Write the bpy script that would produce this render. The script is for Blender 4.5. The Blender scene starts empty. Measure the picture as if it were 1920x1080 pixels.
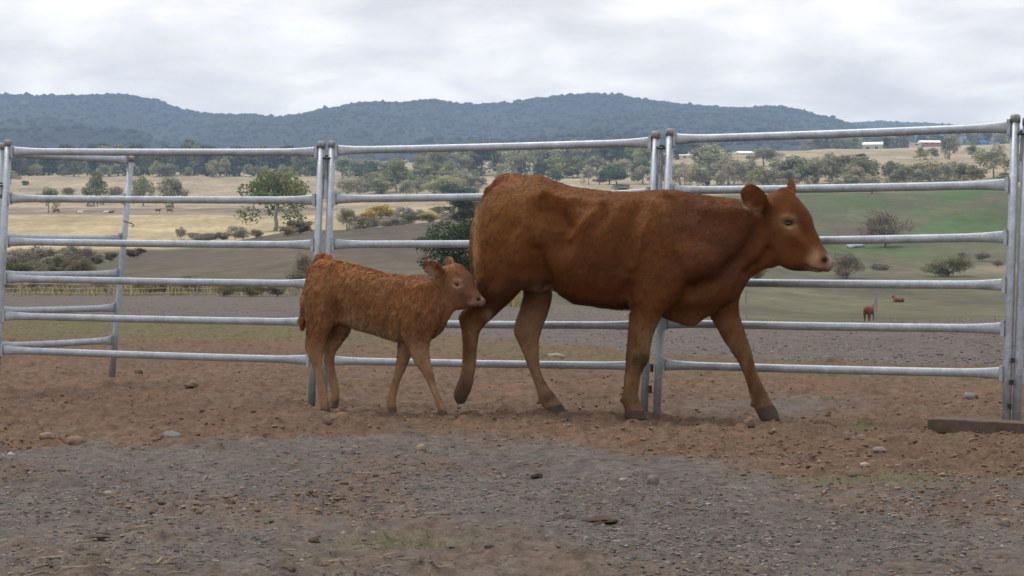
import bpy, math, random
import numpy as np
from mathutils import Vector, Matrix
from mathutils.kdtree import KDTree

# ---------------------------------------------------------------- camera, sky, sun, exposure
SC = bpy.context.scene
COL = SC.collection
F = 3300.0          # focal length in pixels of the 1920 wide photograph
HC = 3080.0 / F     # eye height
cam_d = bpy.data.cameras.new("camera")
cam = bpy.data.objects.new("camera", cam_d)
COL.objects.link(cam)
cam.location = (0, 0, HC)
cam.rotation_euler = (math.radians(90), 0, 0)
cam_d.sensor_width = 36.0
cam_d.lens = F / 1920 * 36.0
cam_d.shift_y = -40.0 / 1920
cam_d.clip_start = 0.1
cam_d.clip_end = 20000
SC.camera = cam

SUN_EL, SUN_AZ = math.radians(70), math.radians(-62)   # azimuth clockwise from +Y
world = bpy.data.worlds.new("World")
SC.world = world
world.use_nodes = True
wn, wl = world.node_tree.nodes, world.node_tree.links
wn.clear()


def N(nodes, t, **kw):
    n = nodes.new(t)
    for k, v in kw.items():
        if k in n.inputs.keys():
            n.inputs[k].default_value = v
        else:
            setattr(n, k, v)
    return n


out = N(wn, "ShaderNodeOutputWorld")
bg = N(wn, "ShaderNodeBackground", Strength=0.145)
sky = N(wn, "ShaderNodeTexSky")
sky.sky_type = "NISHITA"
sky.sun_disc = False
sky.sun_elevation = SUN_EL
sky.sun_rotation = SUN_AZ
tc = N(wn, "ShaderNodeTexCoord")
sep = N(wn, "ShaderNodeSeparateXYZ")
wl.new(tc.outputs["Generated"], sep.inputs[0])


def wmath(op, a, b=None, c=None):
    n = wn.new("ShaderNodeMath")
    n.operation = op
    for i, s in enumerate((a, b, c)):
        if s is None:
            continue
        if isinstance(s, (int, float)):
            n.inputs[i].default_value = s
        else:
            wl.new(s, n.inputs[i])
    return n.outputs[0]


den = wmath("ADD", wmath("MAXIMUM", sep.outputs["Z"], 0.0), 0.24)
cx = wmath("DIVIDE", sep.outputs["X"], den)
cy = wmath("DIVIDE", sep.outputs["Y"], den)
comb = N(wn, "ShaderNodeCombineXYZ")
wl.new(cx, comb.inputs[0]); wl.new(cy, comb.inputs[1])
n1 = N(wn, "ShaderNodeTexNoise", Scale=4.6, Detail=7.0, Roughness=0.54)
n1.inputs["Distortion"].default_value = 0.25
n2 = N(wn, "ShaderNodeTexNoise", Scale=2.2, Detail=3.0, Roughness=0.5)
wl.new(comb.outputs[0], n1.inputs["Vector"]); wl.new(comb.outputs[0], n2.inputs["Vector"])
mixn = wmath("ADD", wmath("MULTIPLY", n1.outputs[0], 0.62), wmath("MULTIPLY", n2.outputs[0], 0.38))
ramp = N(wn, "ShaderNodeValToRGB")
e = ramp.color_ramp.elements
e[0].position = 0.365; e[0].color = (6.6, 6.15, 6.0, 1)
e[1].position = 0.60; e[1].color = (10.1, 9.5, 8.8, 1)
m_ = e.new(0.455); m_.color = (7.7, 7.2, 6.9, 1)
m_ = e.new(0.52); m_.color = (8.7, 8.15, 7.65, 1)
wl.new(mixn, ramp.inputs[0])
mx = N(wn, "ShaderNodeMix", data_type="RGBA")
mx.inputs[0].default_value = 0.9
wl.new(sky.outputs[0], mx.inputs[6]); wl.new(ramp.outputs[0], mx.inputs[7])
wl.new(mx.outputs[2], bg.inputs["Color"])
wl.new(bg.outputs[0], out.inputs["Surface"])

sun_d = bpy.data.lights.new("sun", "SUN")
sun_d.energy = 2.4
sun_d.angle = math.radians(18)
sun_d.color = (1.0, 0.95, 0.87)
sun = bpy.data.objects.new("sun", sun_d)
COL.objects.link(sun)
sdir = Vector((math.sin(SUN_AZ) * math.cos(SUN_EL), math.cos(SUN_AZ) * math.cos(SUN_EL), math.sin(SUN_EL)))
sun.rotation_euler = sdir.to_track_quat("Z", "Y").to_euler()
sun.location = sdir * 50

SC.view_settings.view_transform = "Standard"
SC.view_settings.look = "None"
SC.view_settings.exposure = 0.0
SC.view_settings.gamma = 1.0
SC.view_settings.use_curve_mapping = False
SC.render.engine = "CYCLES"
SC.cycles.use_denoising = True
SC.cycles.max_bounces = 6
SC.cycles.diffuse_bounces = 3
SC.cycles.volume_bounces = 1
SC.cycles.caustics_reflective = False
SC.cycles.caustics_refractive = False

rng = np.random.default_rng(7)
random.seed(7)


# ---------------------------------------------------------------- helpers
def px(x, y, d):
    """the point at distance d that the photograph shows at pixel x, y"""
    return np.array([(x - 960.0) / F * d, d, HC - (y - 500.0) / F * d])


def tag(o, label=None, cat=None, group=None, kind=None):
    if label: o["label"] = label
    if cat: o["category"] = cat
    if group: o["group"] = group
    if kind: o["kind"] = kind
    return o


def empty(name, loc=(0, 0, 0), rz=0.0):
    o = bpy.data.objects.new(name, None)
    o.empty_display_size = 0.1
    COL.objects.link(o)
    o.location = loc
    o.rotation_euler = (0, 0, rz)
    return o


def mesh_np(name, V, faces, mat=None, smooth=True, cols=None, colname="Col", attrs=None):
    """V (n,3); faces: list of (m,k) integer arrays"""
    me = bpy.data.meshes.new(name)
    V = np.asarray(V, np.float32)
    me.vertices.add(len(V))
    me.vertices.foreach_set("co", V.ravel())
    if not isinstance(faces, (list, tuple)):
        faces = [faces]
    faces = [np.asarray(f, np.int32) for f in faces if len(f)]
    loops = np.concatenate([f.ravel() for f in faces])
    sizes = np.concatenate([np.full(len(f), f.shape[1], np.int32) for f in faces])
    starts = np.concatenate([[0], np.cumsum(sizes)[:-1]]).astype(np.int32)
    me.loops.add(len(loops))
    me.loops.foreach_set("vertex_index", loops)
    me.polygons.add(len(sizes))
    me.polygons.foreach_set("loop_start", starts)
    me.polygons.foreach_set("loop_total", sizes)
    if cols is not None:
        a = me.attributes.new(colname, "FLOAT_COLOR", "POINT")
        c4 = np.ones((len(V), 4), np.float32)
        c4[:, :3] = cols
        a.data.foreach_set("color", c4.ravel())
    for k, v in (attrs or {}).items():
        a = me.attributes.new(k, "FLOAT", "POINT")
        a.data.foreach_set("value", np.asarray(v, np.float32))
    me.update(calc_edges=True)
    me.validate()
    me.polygons.foreach_set("use_smooth", np.full(len(me.polygons), smooth))
    if mat: me.materials.append(mat)
    return me


def link(name, me, parent=None, loc=None):
    o = bpy.data.objects.new(name, me)
    COL.objects.link(o)
    if parent: o.parent = parent
    if loc is not None: o.location = loc
    return o


class MB:
    """collects simple pieces into one mesh"""
    def __init__(s):
        s.v, s.f = [], []

    def add(s, V, Fc):
        b = sum(len(x) for x in s.v)
        s.v.append(np.asarray(V, float))
        s.f += [tuple(int(i) + b for i in f) for f in Fc]

    def box(s, c, size, R=None):
        sx, sy, sz = [k / 2 for k in size]
        V = np.array([[x, y, z] for z in (-sz, sz) for y in (-sy, sy) for x in (-sx, sx)])
        if R is not None: V = V @ np.array(R).T
        s.add(V + np.array(c), [(0, 2, 3, 1), (4, 5, 7, 6), (0, 1, 5, 4), (2, 6, 7, 3), (0, 4, 6, 2), (1, 3, 7, 5)])

    def tube(s, pts, rad, n=8, cap=True, up=None):
        """pts (k,3), rad: list of r or (ra, rb): ra across, rb along up"""
        pts = np.asarray(pts, float)
        k = len(pts)
        V = []
        upv = np.array(up if up is not None else (0, 0, 1.0), float)
        for i in range(k):
            t = pts[min(i + 1, k - 1)] - pts[max(i - 1, 0)]
            t = t / (np.linalg.norm(t) + 1e-9)
            u = upv - t * np.dot(upv, t)
            if np.linalg.norm(u) < 1e-3:
                u = np.array([1.0, 0, 0]) - t * t[0]
            u /= np.linalg.norm(u)
            w = np.cross(t, u)
            ra, rb = rad[i] if isinstance(rad[i], (tuple, list)) else (rad[i], rad[i])
            for j in range(n):
                a = 2 * math.pi * j / n
                V.append(pts[i] + w * math.cos(a) * ra + u * math.sin(a) * rb)
        Fc = []
        for i in range(k - 1):
            for j in range(n):
                a, b = i * n + j, i * n + (j + 1) % n
                Fc.append((a, b, b + n, a + n))
        if cap:
            Fc.append(tuple(range(n - 1, -1, -1)))
            Fc.append(tuple(range((k - 1) * n, k * n)))
        s.add(V, Fc)

    def mesh(s, name, mat, smooth=False, bevel=0):
        me = bpy.data.meshes.new(name)
        me.from_pydata(np.concatenate(s.v).tolist(), [], s.f)
        me.update()
        if smooth: me.polygons.foreach_set("use_smooth", np.ones(len(me.polygons), bool))
        if mat: me.materials.append(mat)
        return me

    def build(s, name, mat, parent=None, smooth=False):
        return link(name, s.mesh(name, mat, smooth), parent)


def vnoise(x, y, seed=0):
    xi, yi = np.floor(x).astype(np.int64), np.floor(y).astype(np.int64)
    fx, fy = x - xi, y - yi
    fx = fx * fx * (3 - 2 * fx); fy = fy * fy * (3 - 2 * fy)

    def h(a, b):
        n = (a * 374761393 + b * 668265263 + seed * 974634777) & 0xFFFFFFFF
        n = ((n ^ (n >> 13)) * 1274126177) & 0xFFFFFFFF
        n = n ^ (n >> 16)
        return (n & 0xFFFF) / 65535.0
    return ((h(xi, yi) * (1 - fx) + h(xi + 1, yi) * fx) * (1 - fy)
            + (h(xi, yi + 1) * (1 - fx) + h(xi + 1, yi + 1) * fx) * fy)


def fbm(x, y, octaves=4, seed=0, gain=0.5):
    s, a, t = 0, 1.0, 0
    for i in range(octaves):
        s = s + a * vnoise(x * 2 ** i, y * 2 ** i, seed + i * 17)
        t += a
        a *= gain
    return s / t


def sstep(a, b, x):
    t = np.clip((x - a) / (b - a), 0, 1)
    return t * t * (3 - 2 * t)


def lerp3(c1, c2, t):
    return np.asarray(c1) * (1 - t[..., None]) + np.asarray(c2) * t[..., None]


# ---------------------------------------------------------------- materials
def mat_new(name):
    m = bpy.data.materials.new(name)
    m.use_nodes = True
    nt = m.node_tree
    bs = nt.nodes["Principled BSDF"]
    return m, nt.nodes, nt.links, bs


def mat_plain(name, col, rough=0.7, metal=0.0, var=0.25, scale=6.0, bump=0.0, spec=0.3):
    m, n, l, bs = mat_new(name)
    t = N(n, "ShaderNodeTexCoord")
    no = N(n, "ShaderNodeTexNoise", Scale=scale, Detail=6.0, Roughness=0.6)
    l.new(t.outputs["Object"], no.inputs["Vector"])
    r = N(n, "ShaderNodeValToRGB")
    r.color_ramp.elements[0].position = 0.3
    r.color_ramp.elements[1].position = 0.7
    r.color_ramp.elements[0].color = (*[c * (1 - var) for c in col], 1)
    r.color_ramp.elements[1].color = (*[min(1, c * (1 + var)) for c in col], 1)
    l.new(no.outputs[0], r.inputs[0]); l.new(r.outputs[0], bs.inputs["Base Color"])
    bs.inputs["Roughness"].default_value = rough
    bs.inputs["Metallic"].default_value = metal
    bs.inputs["Specular IOR Level"].default_value = spec
    if bump:
        b = N(n, "ShaderNodeBump", Strength=bump, Distance=0.01)
        l.new(no.outputs[0], b.inputs["Height"]); l.new(b.outputs[0], bs.inputs["Normal"])
    return m


def mat_attr(name, rough=0.85, scale=30.0, var=0.2, bump=0.0, bdist=0.01, objrand=0.0, spec=0.2, scale2=None, sheen=0.0,
             stretch=None, objspace=False):
    """base colour from the Col attribute, broken up by noise"""
    m, n, l, bs = mat_new(name)
    a = N(n, "ShaderNodeAttribute"); a.attribute_name = "Col"
    if objspace:
        tcn = N(n, "ShaderNodeTexCoord"); src = tcn.outputs["Object"]
    else:
        g = N(n, "ShaderNodeNewGeometry"); src = g.outputs["Position"]
    if stretch:
        mp = N(n, "ShaderNodeMapping"); mp.inputs["Scale"].default_value = stretch
        l.new(src, mp.inputs["Vector"]); src = mp.outputs[0]
    no = N(n, "ShaderNodeTexNoise", Scale=scale, Detail=7.0, Roughness=0.65)
    l.new(src, no.inputs["Vector"])
    mr = N(n, "ShaderNodeMapRange")
    mr.inputs[1].default_value = 0.25; mr.inputs[2].default_value = 0.75
    mr.inputs[3].default_value = 1 - var; mr.inputs[4].default_value = 1 + var
    l.new(no.outputs[0], mr.inputs[0])
    fac = mr.outputs[0]
    if scale2:
        no2 = N(n, "ShaderNodeTexNoise", Scale=scale2, Detail=4.0, Roughness=0.6)
        l.new(src, no2.inputs["Vector"])
        mr2 = N(n, "ShaderNodeMapRange")
        mr2.inputs[1].default_value = 0.3; mr2.inputs[2].default_value = 0.7
        mr2.inputs[3].default_value = 1 - var * 0.7; mr2.inputs[4].default_value = 1 + var * 0.7
        l.new(no2.outputs[0], mr2.inputs[0])
        mm = N(n, "ShaderNodeMath"); mm.operation = "MULTIPLY"
        l.new(fac, mm.inputs[0]); l.new(mr2.outputs[0], mm.inputs[1]); fac = mm.outputs[0]
    if objrand:
        oi = N(n, "ShaderNodeObjectInfo")
        mr3 = N(n, "ShaderNodeMapRange")
        mr3.inputs[3].default_value = 1 - objrand; mr3.inputs[4].default_value = 1 + objrand
        l.new(oi.outputs["Random"], mr3.inputs[0])
        mm = N(n, "ShaderNodeMath"); mm.operation = "MULTIPLY"
        l.new(fac, mm.inputs[0]); l.new(mr3.outputs[0], mm.inputs[1]); fac = mm.outputs[0]
    vm = N(n, "ShaderNodeVectorMath"); vm.operation = "SCALE"
    l.new(a.outputs["Color"], vm.inputs[0]); l.new(fac, vm.inputs["Scale"])
    l.new(vm.outputs[0], bs.inputs["Base Color"])
    bs.inputs["Roughness"].default_value = rough
    bs.inputs["Specular IOR Level"].default_value = spec
    if sheen:
        bs.inputs["Sheen Weight"].default_value = sheen
        bs.inputs["Sheen Roughness"].default_value = 0.5
        bs.inputs["Sheen Tint"].default_value = (1.0, 0.72, 0.5, 1)
    if bump:
        b = N(n, "ShaderNodeBump", Strength=bump, Distance=bdist)
        l.new(no.outputs[0], b.inputs["Height"]); l.new(b.outputs[0], bs.inputs["Normal"])
    return m


def mat_galv():
    m, n, l, bs = mat_new("galvanised_steel")
    t = N(n, "ShaderNodeNewGeometry")
    no = N(n, "ShaderNodeTexNoise", Scale=9.0, Detail=8.0, Roughness=0.7)
    vo = N(n, "ShaderNodeTexVoronoi", Scale=55.0)
    l.new(t.outputs["Position"], no.inputs["Vector"]); l.new(t.outputs["Position"], vo.inputs["Vector"])
    r = N(n, "ShaderNodeValToRGB")
    r.color_ramp.elements[0].position = 0.3; r.color_ramp.elements[0].color = (0.30, 0.335, 0.385, 1)
    r.color_ramp.elements[1].position = 0.68; r.color_ramp.elements[1].color = (0.48, 0.535, 0.61, 1)
    l.new(no.outputs[0], r.inputs[0])
    mxx = N(n, "ShaderNodeMix", data_type="RGBA"); mxx.blend_type = "MULTIPLY"; mxx.inputs[0].default_value = 0.25
    l.new(r.outputs[0], mxx.inputs[6]); l.new(vo.outputs["Distance"], mxx.inputs[7])
    l.new(mxx.outputs[2], bs.inputs["Base Color"])
    bs.inputs["Metallic"].default_value = 0.5
    mr = N(n, "ShaderNodeMapRange")
    mr.inputs[3].default_value = 0.38; mr.inputs[4].default_value = 0.62
    l.new(no.outputs[0], mr.inputs[0]); l.new(mr.outputs[0], bs.inputs["Roughness"])
    return m


M_GALV = mat_galv()
M_DARK = mat_plain("dark_steel", (0.035, 0.033, 0.035), 0.6, 0.3, 0.3, 20)
M_RUST = mat_plain("weathered_steel", (0.27, 0.27, 0.28), 0.6, 0.5, 0.3, 30)
M_GROUND = mat_attr("yard_ground", 0.95, 75.0, 0.42, 0.75, 0.016, scale2=13.0)
M_LAND = mat_attr("paddock_grass", 0.95, 0.55, 0.34, scale2=0.07, stretch=(1, 0.3, 1))
M_HILL = mat_attr("hill_forest_floor", 0.95, 0.035, 0.45, scale2=0.006)
M_FOREST = mat_attr("hill_forest_canopy", 0.95, 0.008, 0.25)
M_STONE = mat_attr("stone", 0.9, 60.0, 0.25, 0.3, 0.004)
M_LEAF = mat_attr("foliage", 0.8, 0.9, 0.22, objrand=0.22)
_nt = M_LEAF.node_tree
_bs = _nt.nodes["Principled BSDF"]
_tr = N(_nt.nodes, "ShaderNodeBsdfTranslucent")
_ms = N(_nt.nodes, "ShaderNodeMixShader")
_ms.inputs[0].default_value = 0.38
_nt.links.new(_bs.inputs["Base Color"].links[0].from_socket, _tr.inputs["Color"])
_nt.links.new(_bs.outputs[0], _ms.inputs[1]); _nt.links.new(_tr.outputs[0], _ms.inputs[2])
_nt.links.new(_ms.outputs[0], _nt.nodes["Material Output"].inputs["Surface"])
M_TWIG = mat_attr("dry_twigs", 0.9, 2.0, 0.2, objrand=0.12)
M_BARK = mat_plain("pale_bark", (0.30, 0.28, 0.25), 0.9, 0, 0.4, 3.0)
M_BARKD = mat_plain("dark_bark", (0.09, 0.075, 0.06), 0.9, 0, 0.3, 3.0)
M_HIDE = mat_attr("cow_hide", 0.65, 130.0, 0.2, 0.3, 0.003, spec=0.12, sheen=0.0, scale2=16.0, stretch=(0.55, 1, 0.55), objspace=True)
M_COAT = mat_attr("hair_coat", 0.5, 22.0, 0.16, spec=0.15, sheen=0.0, objspace=True, stretch=(0.7, 1, 0.7))
M_EYE, _n, _l, _b = mat_new("wet_eye")
_b.inputs["Base Color"].default_value = (0.012, 0.008, 0.006, 1); _b.inputs["Roughness"].default_value = 0.12
M_TIMBER = mat_plain("weathered_timber", (0.085, 0.064, 0.05), 0.9, 0, 0.35, 14, 0.5)
M_WHITE = mat_plain("white_roof_sheet", (0.78, 0.79, 0.80), 0.5, 0, 0.05, 1)
M_GREENW = mat_plain("pale_green_cladding", (0.36, 0.42, 0.38), 0.7, 0, 0.1, 1)
M_REDW = mat_plain("red_wall", (0.40, 0.22, 0.20), 0.8, 0, 0.15, 1)
M_PINKW = mat_plain("pinkish_wall", (0.55, 0.44, 0.38), 0.8, 0, 0.1, 1)
M_GLASS = mat_plain("dark_glass", (0.03, 0.035, 0.04), 0.15, 0, 0.1, 1, spec=0.5)
M_TANK = mat_plain("green_tank_plastic", (0.05, 0.33, 0.24), 0.5, 0, 0.05, 1)
M_BLUE = mat_plain("blue_plastic", (0.05, 0.18, 0.62), 0.5, 0, 0.05, 1)
M_CARW = mat_plain("white_car_paint", (0.75, 0.76, 0.78), 0.3, 0, 0.03, 1)
M_TYRE = mat_plain("tyre_rubber", (0.02, 0.02, 0.02), 0.9, 0, 0.1, 1)

# ---------------------------------------------------------------- terrain
KN_D = np.array([20, 34, 60, 75, 95, 130, 170, 220, 260, 300, 380, 450, 520, 600, 750, 900, 1000, 1200, 1500, 1800], float)
KN_X = np.array([-900, 0, 180, 300, 600, 900, 1240, 1380, 1560, 1900, 3000], float)
_c0 = [654, 590, 551, 552, 549, 538, 522, 502, 481, 459, 425, 402, 394, 383, 355, 332, 329, 327, 326, 325]
_c180 = [654, 590, 551, 549, 541, 521, 499, 492, 480, 459, 425, 402, 394, 383, 355, 332, 329, 327, 326, 325]
_c300 = [654, 590, 551, 548, 535, 510, 486, 470, 473, 462, 430, 403, 394, 383, 355, 332, 329, 326, 325, 324]
_c600 = [654, 590, 554, 548, 532, 500, 465, 436, 431, 436, 424, 405, 394, 383, 358, 335, 327, 321, 317, 315]
_c900 = [654, 594, 572, 562, 540, 500, 458, 427, 412, 416, 408, 396, 386, 374, 350, 330, 321, 313, 304, 300]
_c1240 = [654, 606, 590, 580, 562, 530, 492, 455, 430, 410, 390, 380, 373, 364, 345, 325, 312, 299, 290, 288]
_c1380 = [654, 622, 604, 594, 580, 555, 523, 490, 462, 436, 394, 370, 362, 356, 335, 312, 298, 289, 286, 286]
_c1560 = [654, 636, 611, 600, 588, 564, 535, 505, 480, 455, 400, 368, 357, 352, 326, 302, 288, 281, 284, 287]
_c1900 = [654, 636, 611, 600, 588, 562, 530, 498, 470, 440, 388, 358, 346, 338, 312, 290, 279, 272, 274, 277]
KN_Y = np.array([_c0, _c0, _c180, _c300, _c600, _c900, _c1240, _c1380, _c1560, _c1900, _c1900], float)
KN_LD = np.log(KN_D)


def land_y(xp, d):
    """image row (photo pixels) at which the land at column xp and distance d shows"""
    xp = np.asarray(xp, float); d = np.asarray(d, float)
    i = np.clip(np.searchsorted(KN_X, xp) - 1, 0, len(KN_X) - 2)
    tx = np.clip((xp - KN_X[i]) / (KN_X[i + 1] - KN_X[i]), 0, 1)
    tx = tx * tx * (3 - 2 * tx)
    ld = np.log(np.maximum(d, 1.0))
    j = np.clip(np.searchsorted(KN_LD, ld) - 1, 0, len(KN_LD) - 2)
    td = np.clip((ld - KN_LD[j]) / (KN_LD[j + 1] - KN_LD[j]), 0, 1)

    def cub(ii):
        # Catmull-Rom along distance, on heights
        Z = HC - (KN_Y - 500) / F * KN_D[None, :]
        j0, j1, j2, j3 = np.maximum(j - 1, 0), j, j + 1, np.minimum(j + 2, len(KN_LD) - 1)
        y0, y1, y2, y3 = KN_Y[ii, j0], KN_Y[ii, j1], KN_Y[ii, j2], KN_Y[ii, j3]
        m1 = (y2 - y0) * 0.5; m2 = (y3 - y1) * 0.5
        t2, t3 = td * td, td ** 3
        return (2 * t3 - 3 * t2 + 1) * y1 + (t3 - 2 * t2 + td) * m1 + (-2 * t3 + 3 * t2) * y2 + (t3 - t2) * m2
    return cub(i) * (1 - tx) + cub(i + 1) * tx


FX = np.array([-12, -3.8, -1.33, 0.93, 2.9, 8.0])     # fence line, plan view
FY = np.array([15.0, 13.1, 12.4, 11.52, 10.34, 7.6])


def yard_bumps(X, Y):
    s = Y - np.interp(X, FX, FY)
    z = -0.028 * sstep(-0.6, -0.1, s) * (1 - sstep(2.0, 6.0, s))
    z = z + 0.027 * np.exp(-(((X + 0.85) / 0.75) ** 2 + ((Y - 10.95) / 0.42) ** 2) / 2)
    z = z - 0.02 * np.exp(-(((X - 1.6) / 0.3) ** 2 + ((Y - 10.9) / 0.3) ** 2) / 2)
    return z


def H(X, Y):
    X = np.asarray(X, float); Y = np.asarray(Y, float)
    d = np.maximum(Y, 1.0)
    xp = 960 + F * X / d
    zl = HC - (land_y(xp, d) - 500) / F * d
    xr = np.clip(xp, -900, 3000)
    pad_end = np.interp(xr, [600, 900, 1240, 1400], [58, 45, 33, 29.5])
    t = sstep(0.92, 1.12, d / pad_end)
    zy = yard_bumps(X, Y)
    z = zy * (1 - t) + zl * t
    berm = np.exp(-((d - pad_end * 0.985) / (0.03 * pad_end)) ** 2) * np.interp(xr, [1200, 1400], [0, 1])
    z = z + berm * (0.05 + 0.09 * vnoise(X * 1.3, Y * 0.6, 5))
    return z


def land_dist(xp, yp, dmin=40.0, dmax=1800.0):
    d = np.geomspace(dmin, dmax, 1500)
    X = (xp - 960) / F * d
    y = 500 - F * (H(X, d) - HC) / d
    k = np.nonzero(y <= yp)[0]
    return float(d[k[0]]) if len(k) else float(d[np.argmin(y)])


def grid_faces(nr, nc):
    i = np.arange(nr - 1)[:, None] * nc + np.arange(nc - 1)[None, :]
    i = i.ravel()
    return np.stack([i, i + 1, i + nc + 1, i + nc], 1)


def cols_a(inner, n, outer):
    a = np.linspace(-inner, inner, n)
    g = inner * np.geomspace(1.08, outer / inner, 26)
    return np.concatenate([-g[::-1], a, g])


# --- yard ground (one sheet, denser towards the camera)
aa = cols_a(0.33, 700, 14.0)
rr = np.concatenate([[-70.0, -20.0, 0.0, 2.5], np.geomspace(4.3, 64.0, 560)])
dd = np.maximum(rr, 4.3)
X = aa[None, :] * dd[:, None]
Y = np.repeat(rr[:, None], len(aa), 1)
Z = H(X, np.maximum(Y, 4.0))
xp = 960 + F * X / np.maximum(Y, 4.0)
yf = 500 + 3080.0 / np.maximum(Y, 4.0)          # row on flat ground


def yard_zones(X, Y):
    d = np.maximum(Y, 4.0)
    xp = np.clip(960 + F * X / d, -500, 2500)
    yf = 500 + 3080.0 / d
    w1 = (fbm(X * 1.1, Y * 0.7, 4, 3) - 0.5)
    w2 = (fbm(X * 3.1, Y * 1.9, 4, 9) - 0.5)
    fl = np.interp(xp, [0, 600, 1000, 1240, 1900], [592, 604, 638, 668, 688]) + w1 * 26
    gr_far = 1 - sstep(-4, 5, yf - fl)
    nb = np.interp(xp, [0, 320, 640, 700, 900, 1100, 1280, 1500, 1700, 1920], [838, 826, 800, 803, 815, 836, 862, 888, 893, 888])
    gr_near = sstep(-9, 12, yf - nb + w1 * 60 + w2 * 26)
    brown_in = sstep(0.52, 0.66, fbm(X * 1.6 + 9, Y * 0.9, 4, 21) + 0.10 * sstep(980, 1060, yf))
    gr_near = gr_near * (1 - 0.33 * brown_in)
    gr_near = gr_near * (1 - 0.5 * sstep(1010, 1060, yf + w1 * 70))
    patch = np.exp(-(((xp - 1450) / 160) ** 2 + ((yf - 752) / 15) ** 2)) * 0.9
    gravel = np.maximum(np.maximum(gr_far, gr_near), patch)
    w3 = fbm(X * 14, Y * 9, 3, 41) - 0.5
    gravel = np.clip(gravel + w2 * 0.45 + w3 * 0.9 * np.clip(gravel * (1 - gravel) * 4, 0.25, 1), 0, 1)
    g1 = sstep(0, 8, yf - fl) * (1 - sstep(28, 48, yf - fl + w1 * 30)) * np.interp(xp, [500, 700, 1100, 1500], [1, 0.55, 0.5, 0.35])
    g2 = np.exp(-(((xp - 1615) / 50) ** 2 + ((yf - 797) / 5) ** 2)) * 1.1
    g3 = np.exp(-(((xp - 1660) / 190) ** 2 + ((yf - 898) / 9) ** 2)) * 0.8
    g4 = np.exp(-(((xp - 1790) / 26) ** 2 + ((yf - 817) / 4) ** 2)) * 1.2
    g5 = np.exp(-(((xp - 760) / 160) ** 2 + ((yf - 1012) / 14) ** 2)) * 0.5
    green = np.clip((g1 + g2 + g3 + g4 + g5) * (0.35 + 1.1 * fbm(X * 4, Y * 2.2, 3, 31)) - 0.1, 0, 1)
    return gravel, green, w1, w2


gravel, green, w1, w2 = yard_zones(X, Y)
dirt = lerp3((0.109, 0.070, 0.047), (0.128, 0.079, 0.051), np.clip(0.5 + w1 * 2.2, 0, 1))
dirt = lerp3(dirt, (0.108, 0.086, 0.070), np.clip(sstep(985, 1050, yf) * 0.8 + (w2 + 0.2) * 0.5, 0, 1) * 0.8)
gcol = lerp3((0.086, 0.083, 0.084), (0.107, 0.097, 0.091), np.clip(0.5 + w2 * 2.5, 0, 1))
gc = lerp3(dirt, gcol, gravel * 0.82)
gc = lerp3(gc, (0.095, 0.105, 0.045), green * 0.75)
spk = vnoise(X * 45, Y * 26, 77) * .6 + vnoise(X * 17, Y * 11, 78) * .4
gc = gc * (0.74 + 0.52 * spk)[..., None]
near = (Y > 4.0) & (Y < 40)
amp = np.where(near, 1.0, 0.0)
rel = (fbm(X * 2.2, Y * 2.2, 3, 50) - 0.5) * 0.05 + (fbm(X * 9, Y * 7, 5, 51, 0.62) - 0.5) * (0.070 - 0.040 * gravel)
clod = np.maximum(vnoise(X * 13, Y * 9, 52) - 0.62, 0) * 0.10 * (1 - 0.75 * gravel)
YARD_REL_OK = 1.0
Z = Z + amp * (rel + clod - .010)
ground = link("ground", mesh_np("ground", np.stack([X, Y, Z], -1).reshape(-1, 3), grid_faces(*X.shape), M_GROUND, True, gc.reshape(-1, 3)))
tag(ground, kind="structure")


def ground_z(X, Y):
    X = np.asarray(X, float); Y = np.asarray(Y, float)
    g, _, _, _ = yard_zones(X, Y)
    rel = (fbm(X * 2.2, Y * 2.2, 3, 50) - 0.5) * 0.05 + (fbm(X * 9, Y * 7, 5, 51, 0.62) - 0.5) * (0.070 - 0.040 * g)
    clod = np.maximum(vnoise(X * 13, Y * 9, 52) - 0.62, 0) * 0.10 * (1 - 0.75 * g)
    return H(X, Y) + np.where(Y < 40, rel + clod - .010, 0)


# --- paddocks
aa = cols_a(0.33, 300, 2.5)
rr = np.geomspace(64.0, 1800.0, 330)
X = aa[None, :] * rr[:, None]
Y = np.repeat(rr[:, None], len(aa), 1)
Z = H(X, Y)
Z = Z + (fbm(X * 0.05, Y * 0.03, 3, 4) - 0.5) * 0.006 * Y * sstep(64, 120, Y) * 0.35
xp = 960 + F * X / Y
yp = 500 - F * (Z - HC) / Y
nz = fbm(X / 23.0, Y / 60.0, 5, 61)
nz2 = fbm(X / 6.0, Y / 25.0, 4, 62)
streak = fbm(X / 90.0, Y / 14.0, 4, 63)
straw = lerp3((0.35, 0.285, 0.165), (0.41, 0.345, 0.205), np.clip(streak * 2 - 0.5, 0, 1))  # dry grass; sunlight on the far fields is put into straw and tan
tan = lerp3((0.27, 0.225, 0.15), (0.36, 0.295, 0.195), np.clip(streak * 2.4 - 0.7, 0, 1))
brown = lerp3((0.073, 0.057, 0.046), (0.096, 0.079, 0.058), np.clip(nz * 2 - 0.5, 0, 1))
olive = lerp3((0.080, 0.077, 0.047), (0.102, 0.091, 0.058), np.clip(nz2 * 2 - 0.5, 0, 1))
greenc = lerp3((0.054, 0.100, 0.028), (0.085, 0.102, 0.046), np.clip(nz * 2.6 - 0.8, 0, 1))
scrub = lerp3((0.17, 0.13, 0.11), (0.26, 0.20, 0.15), np.clip(nz2 * 2 - 0.5, 0, 1))
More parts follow.
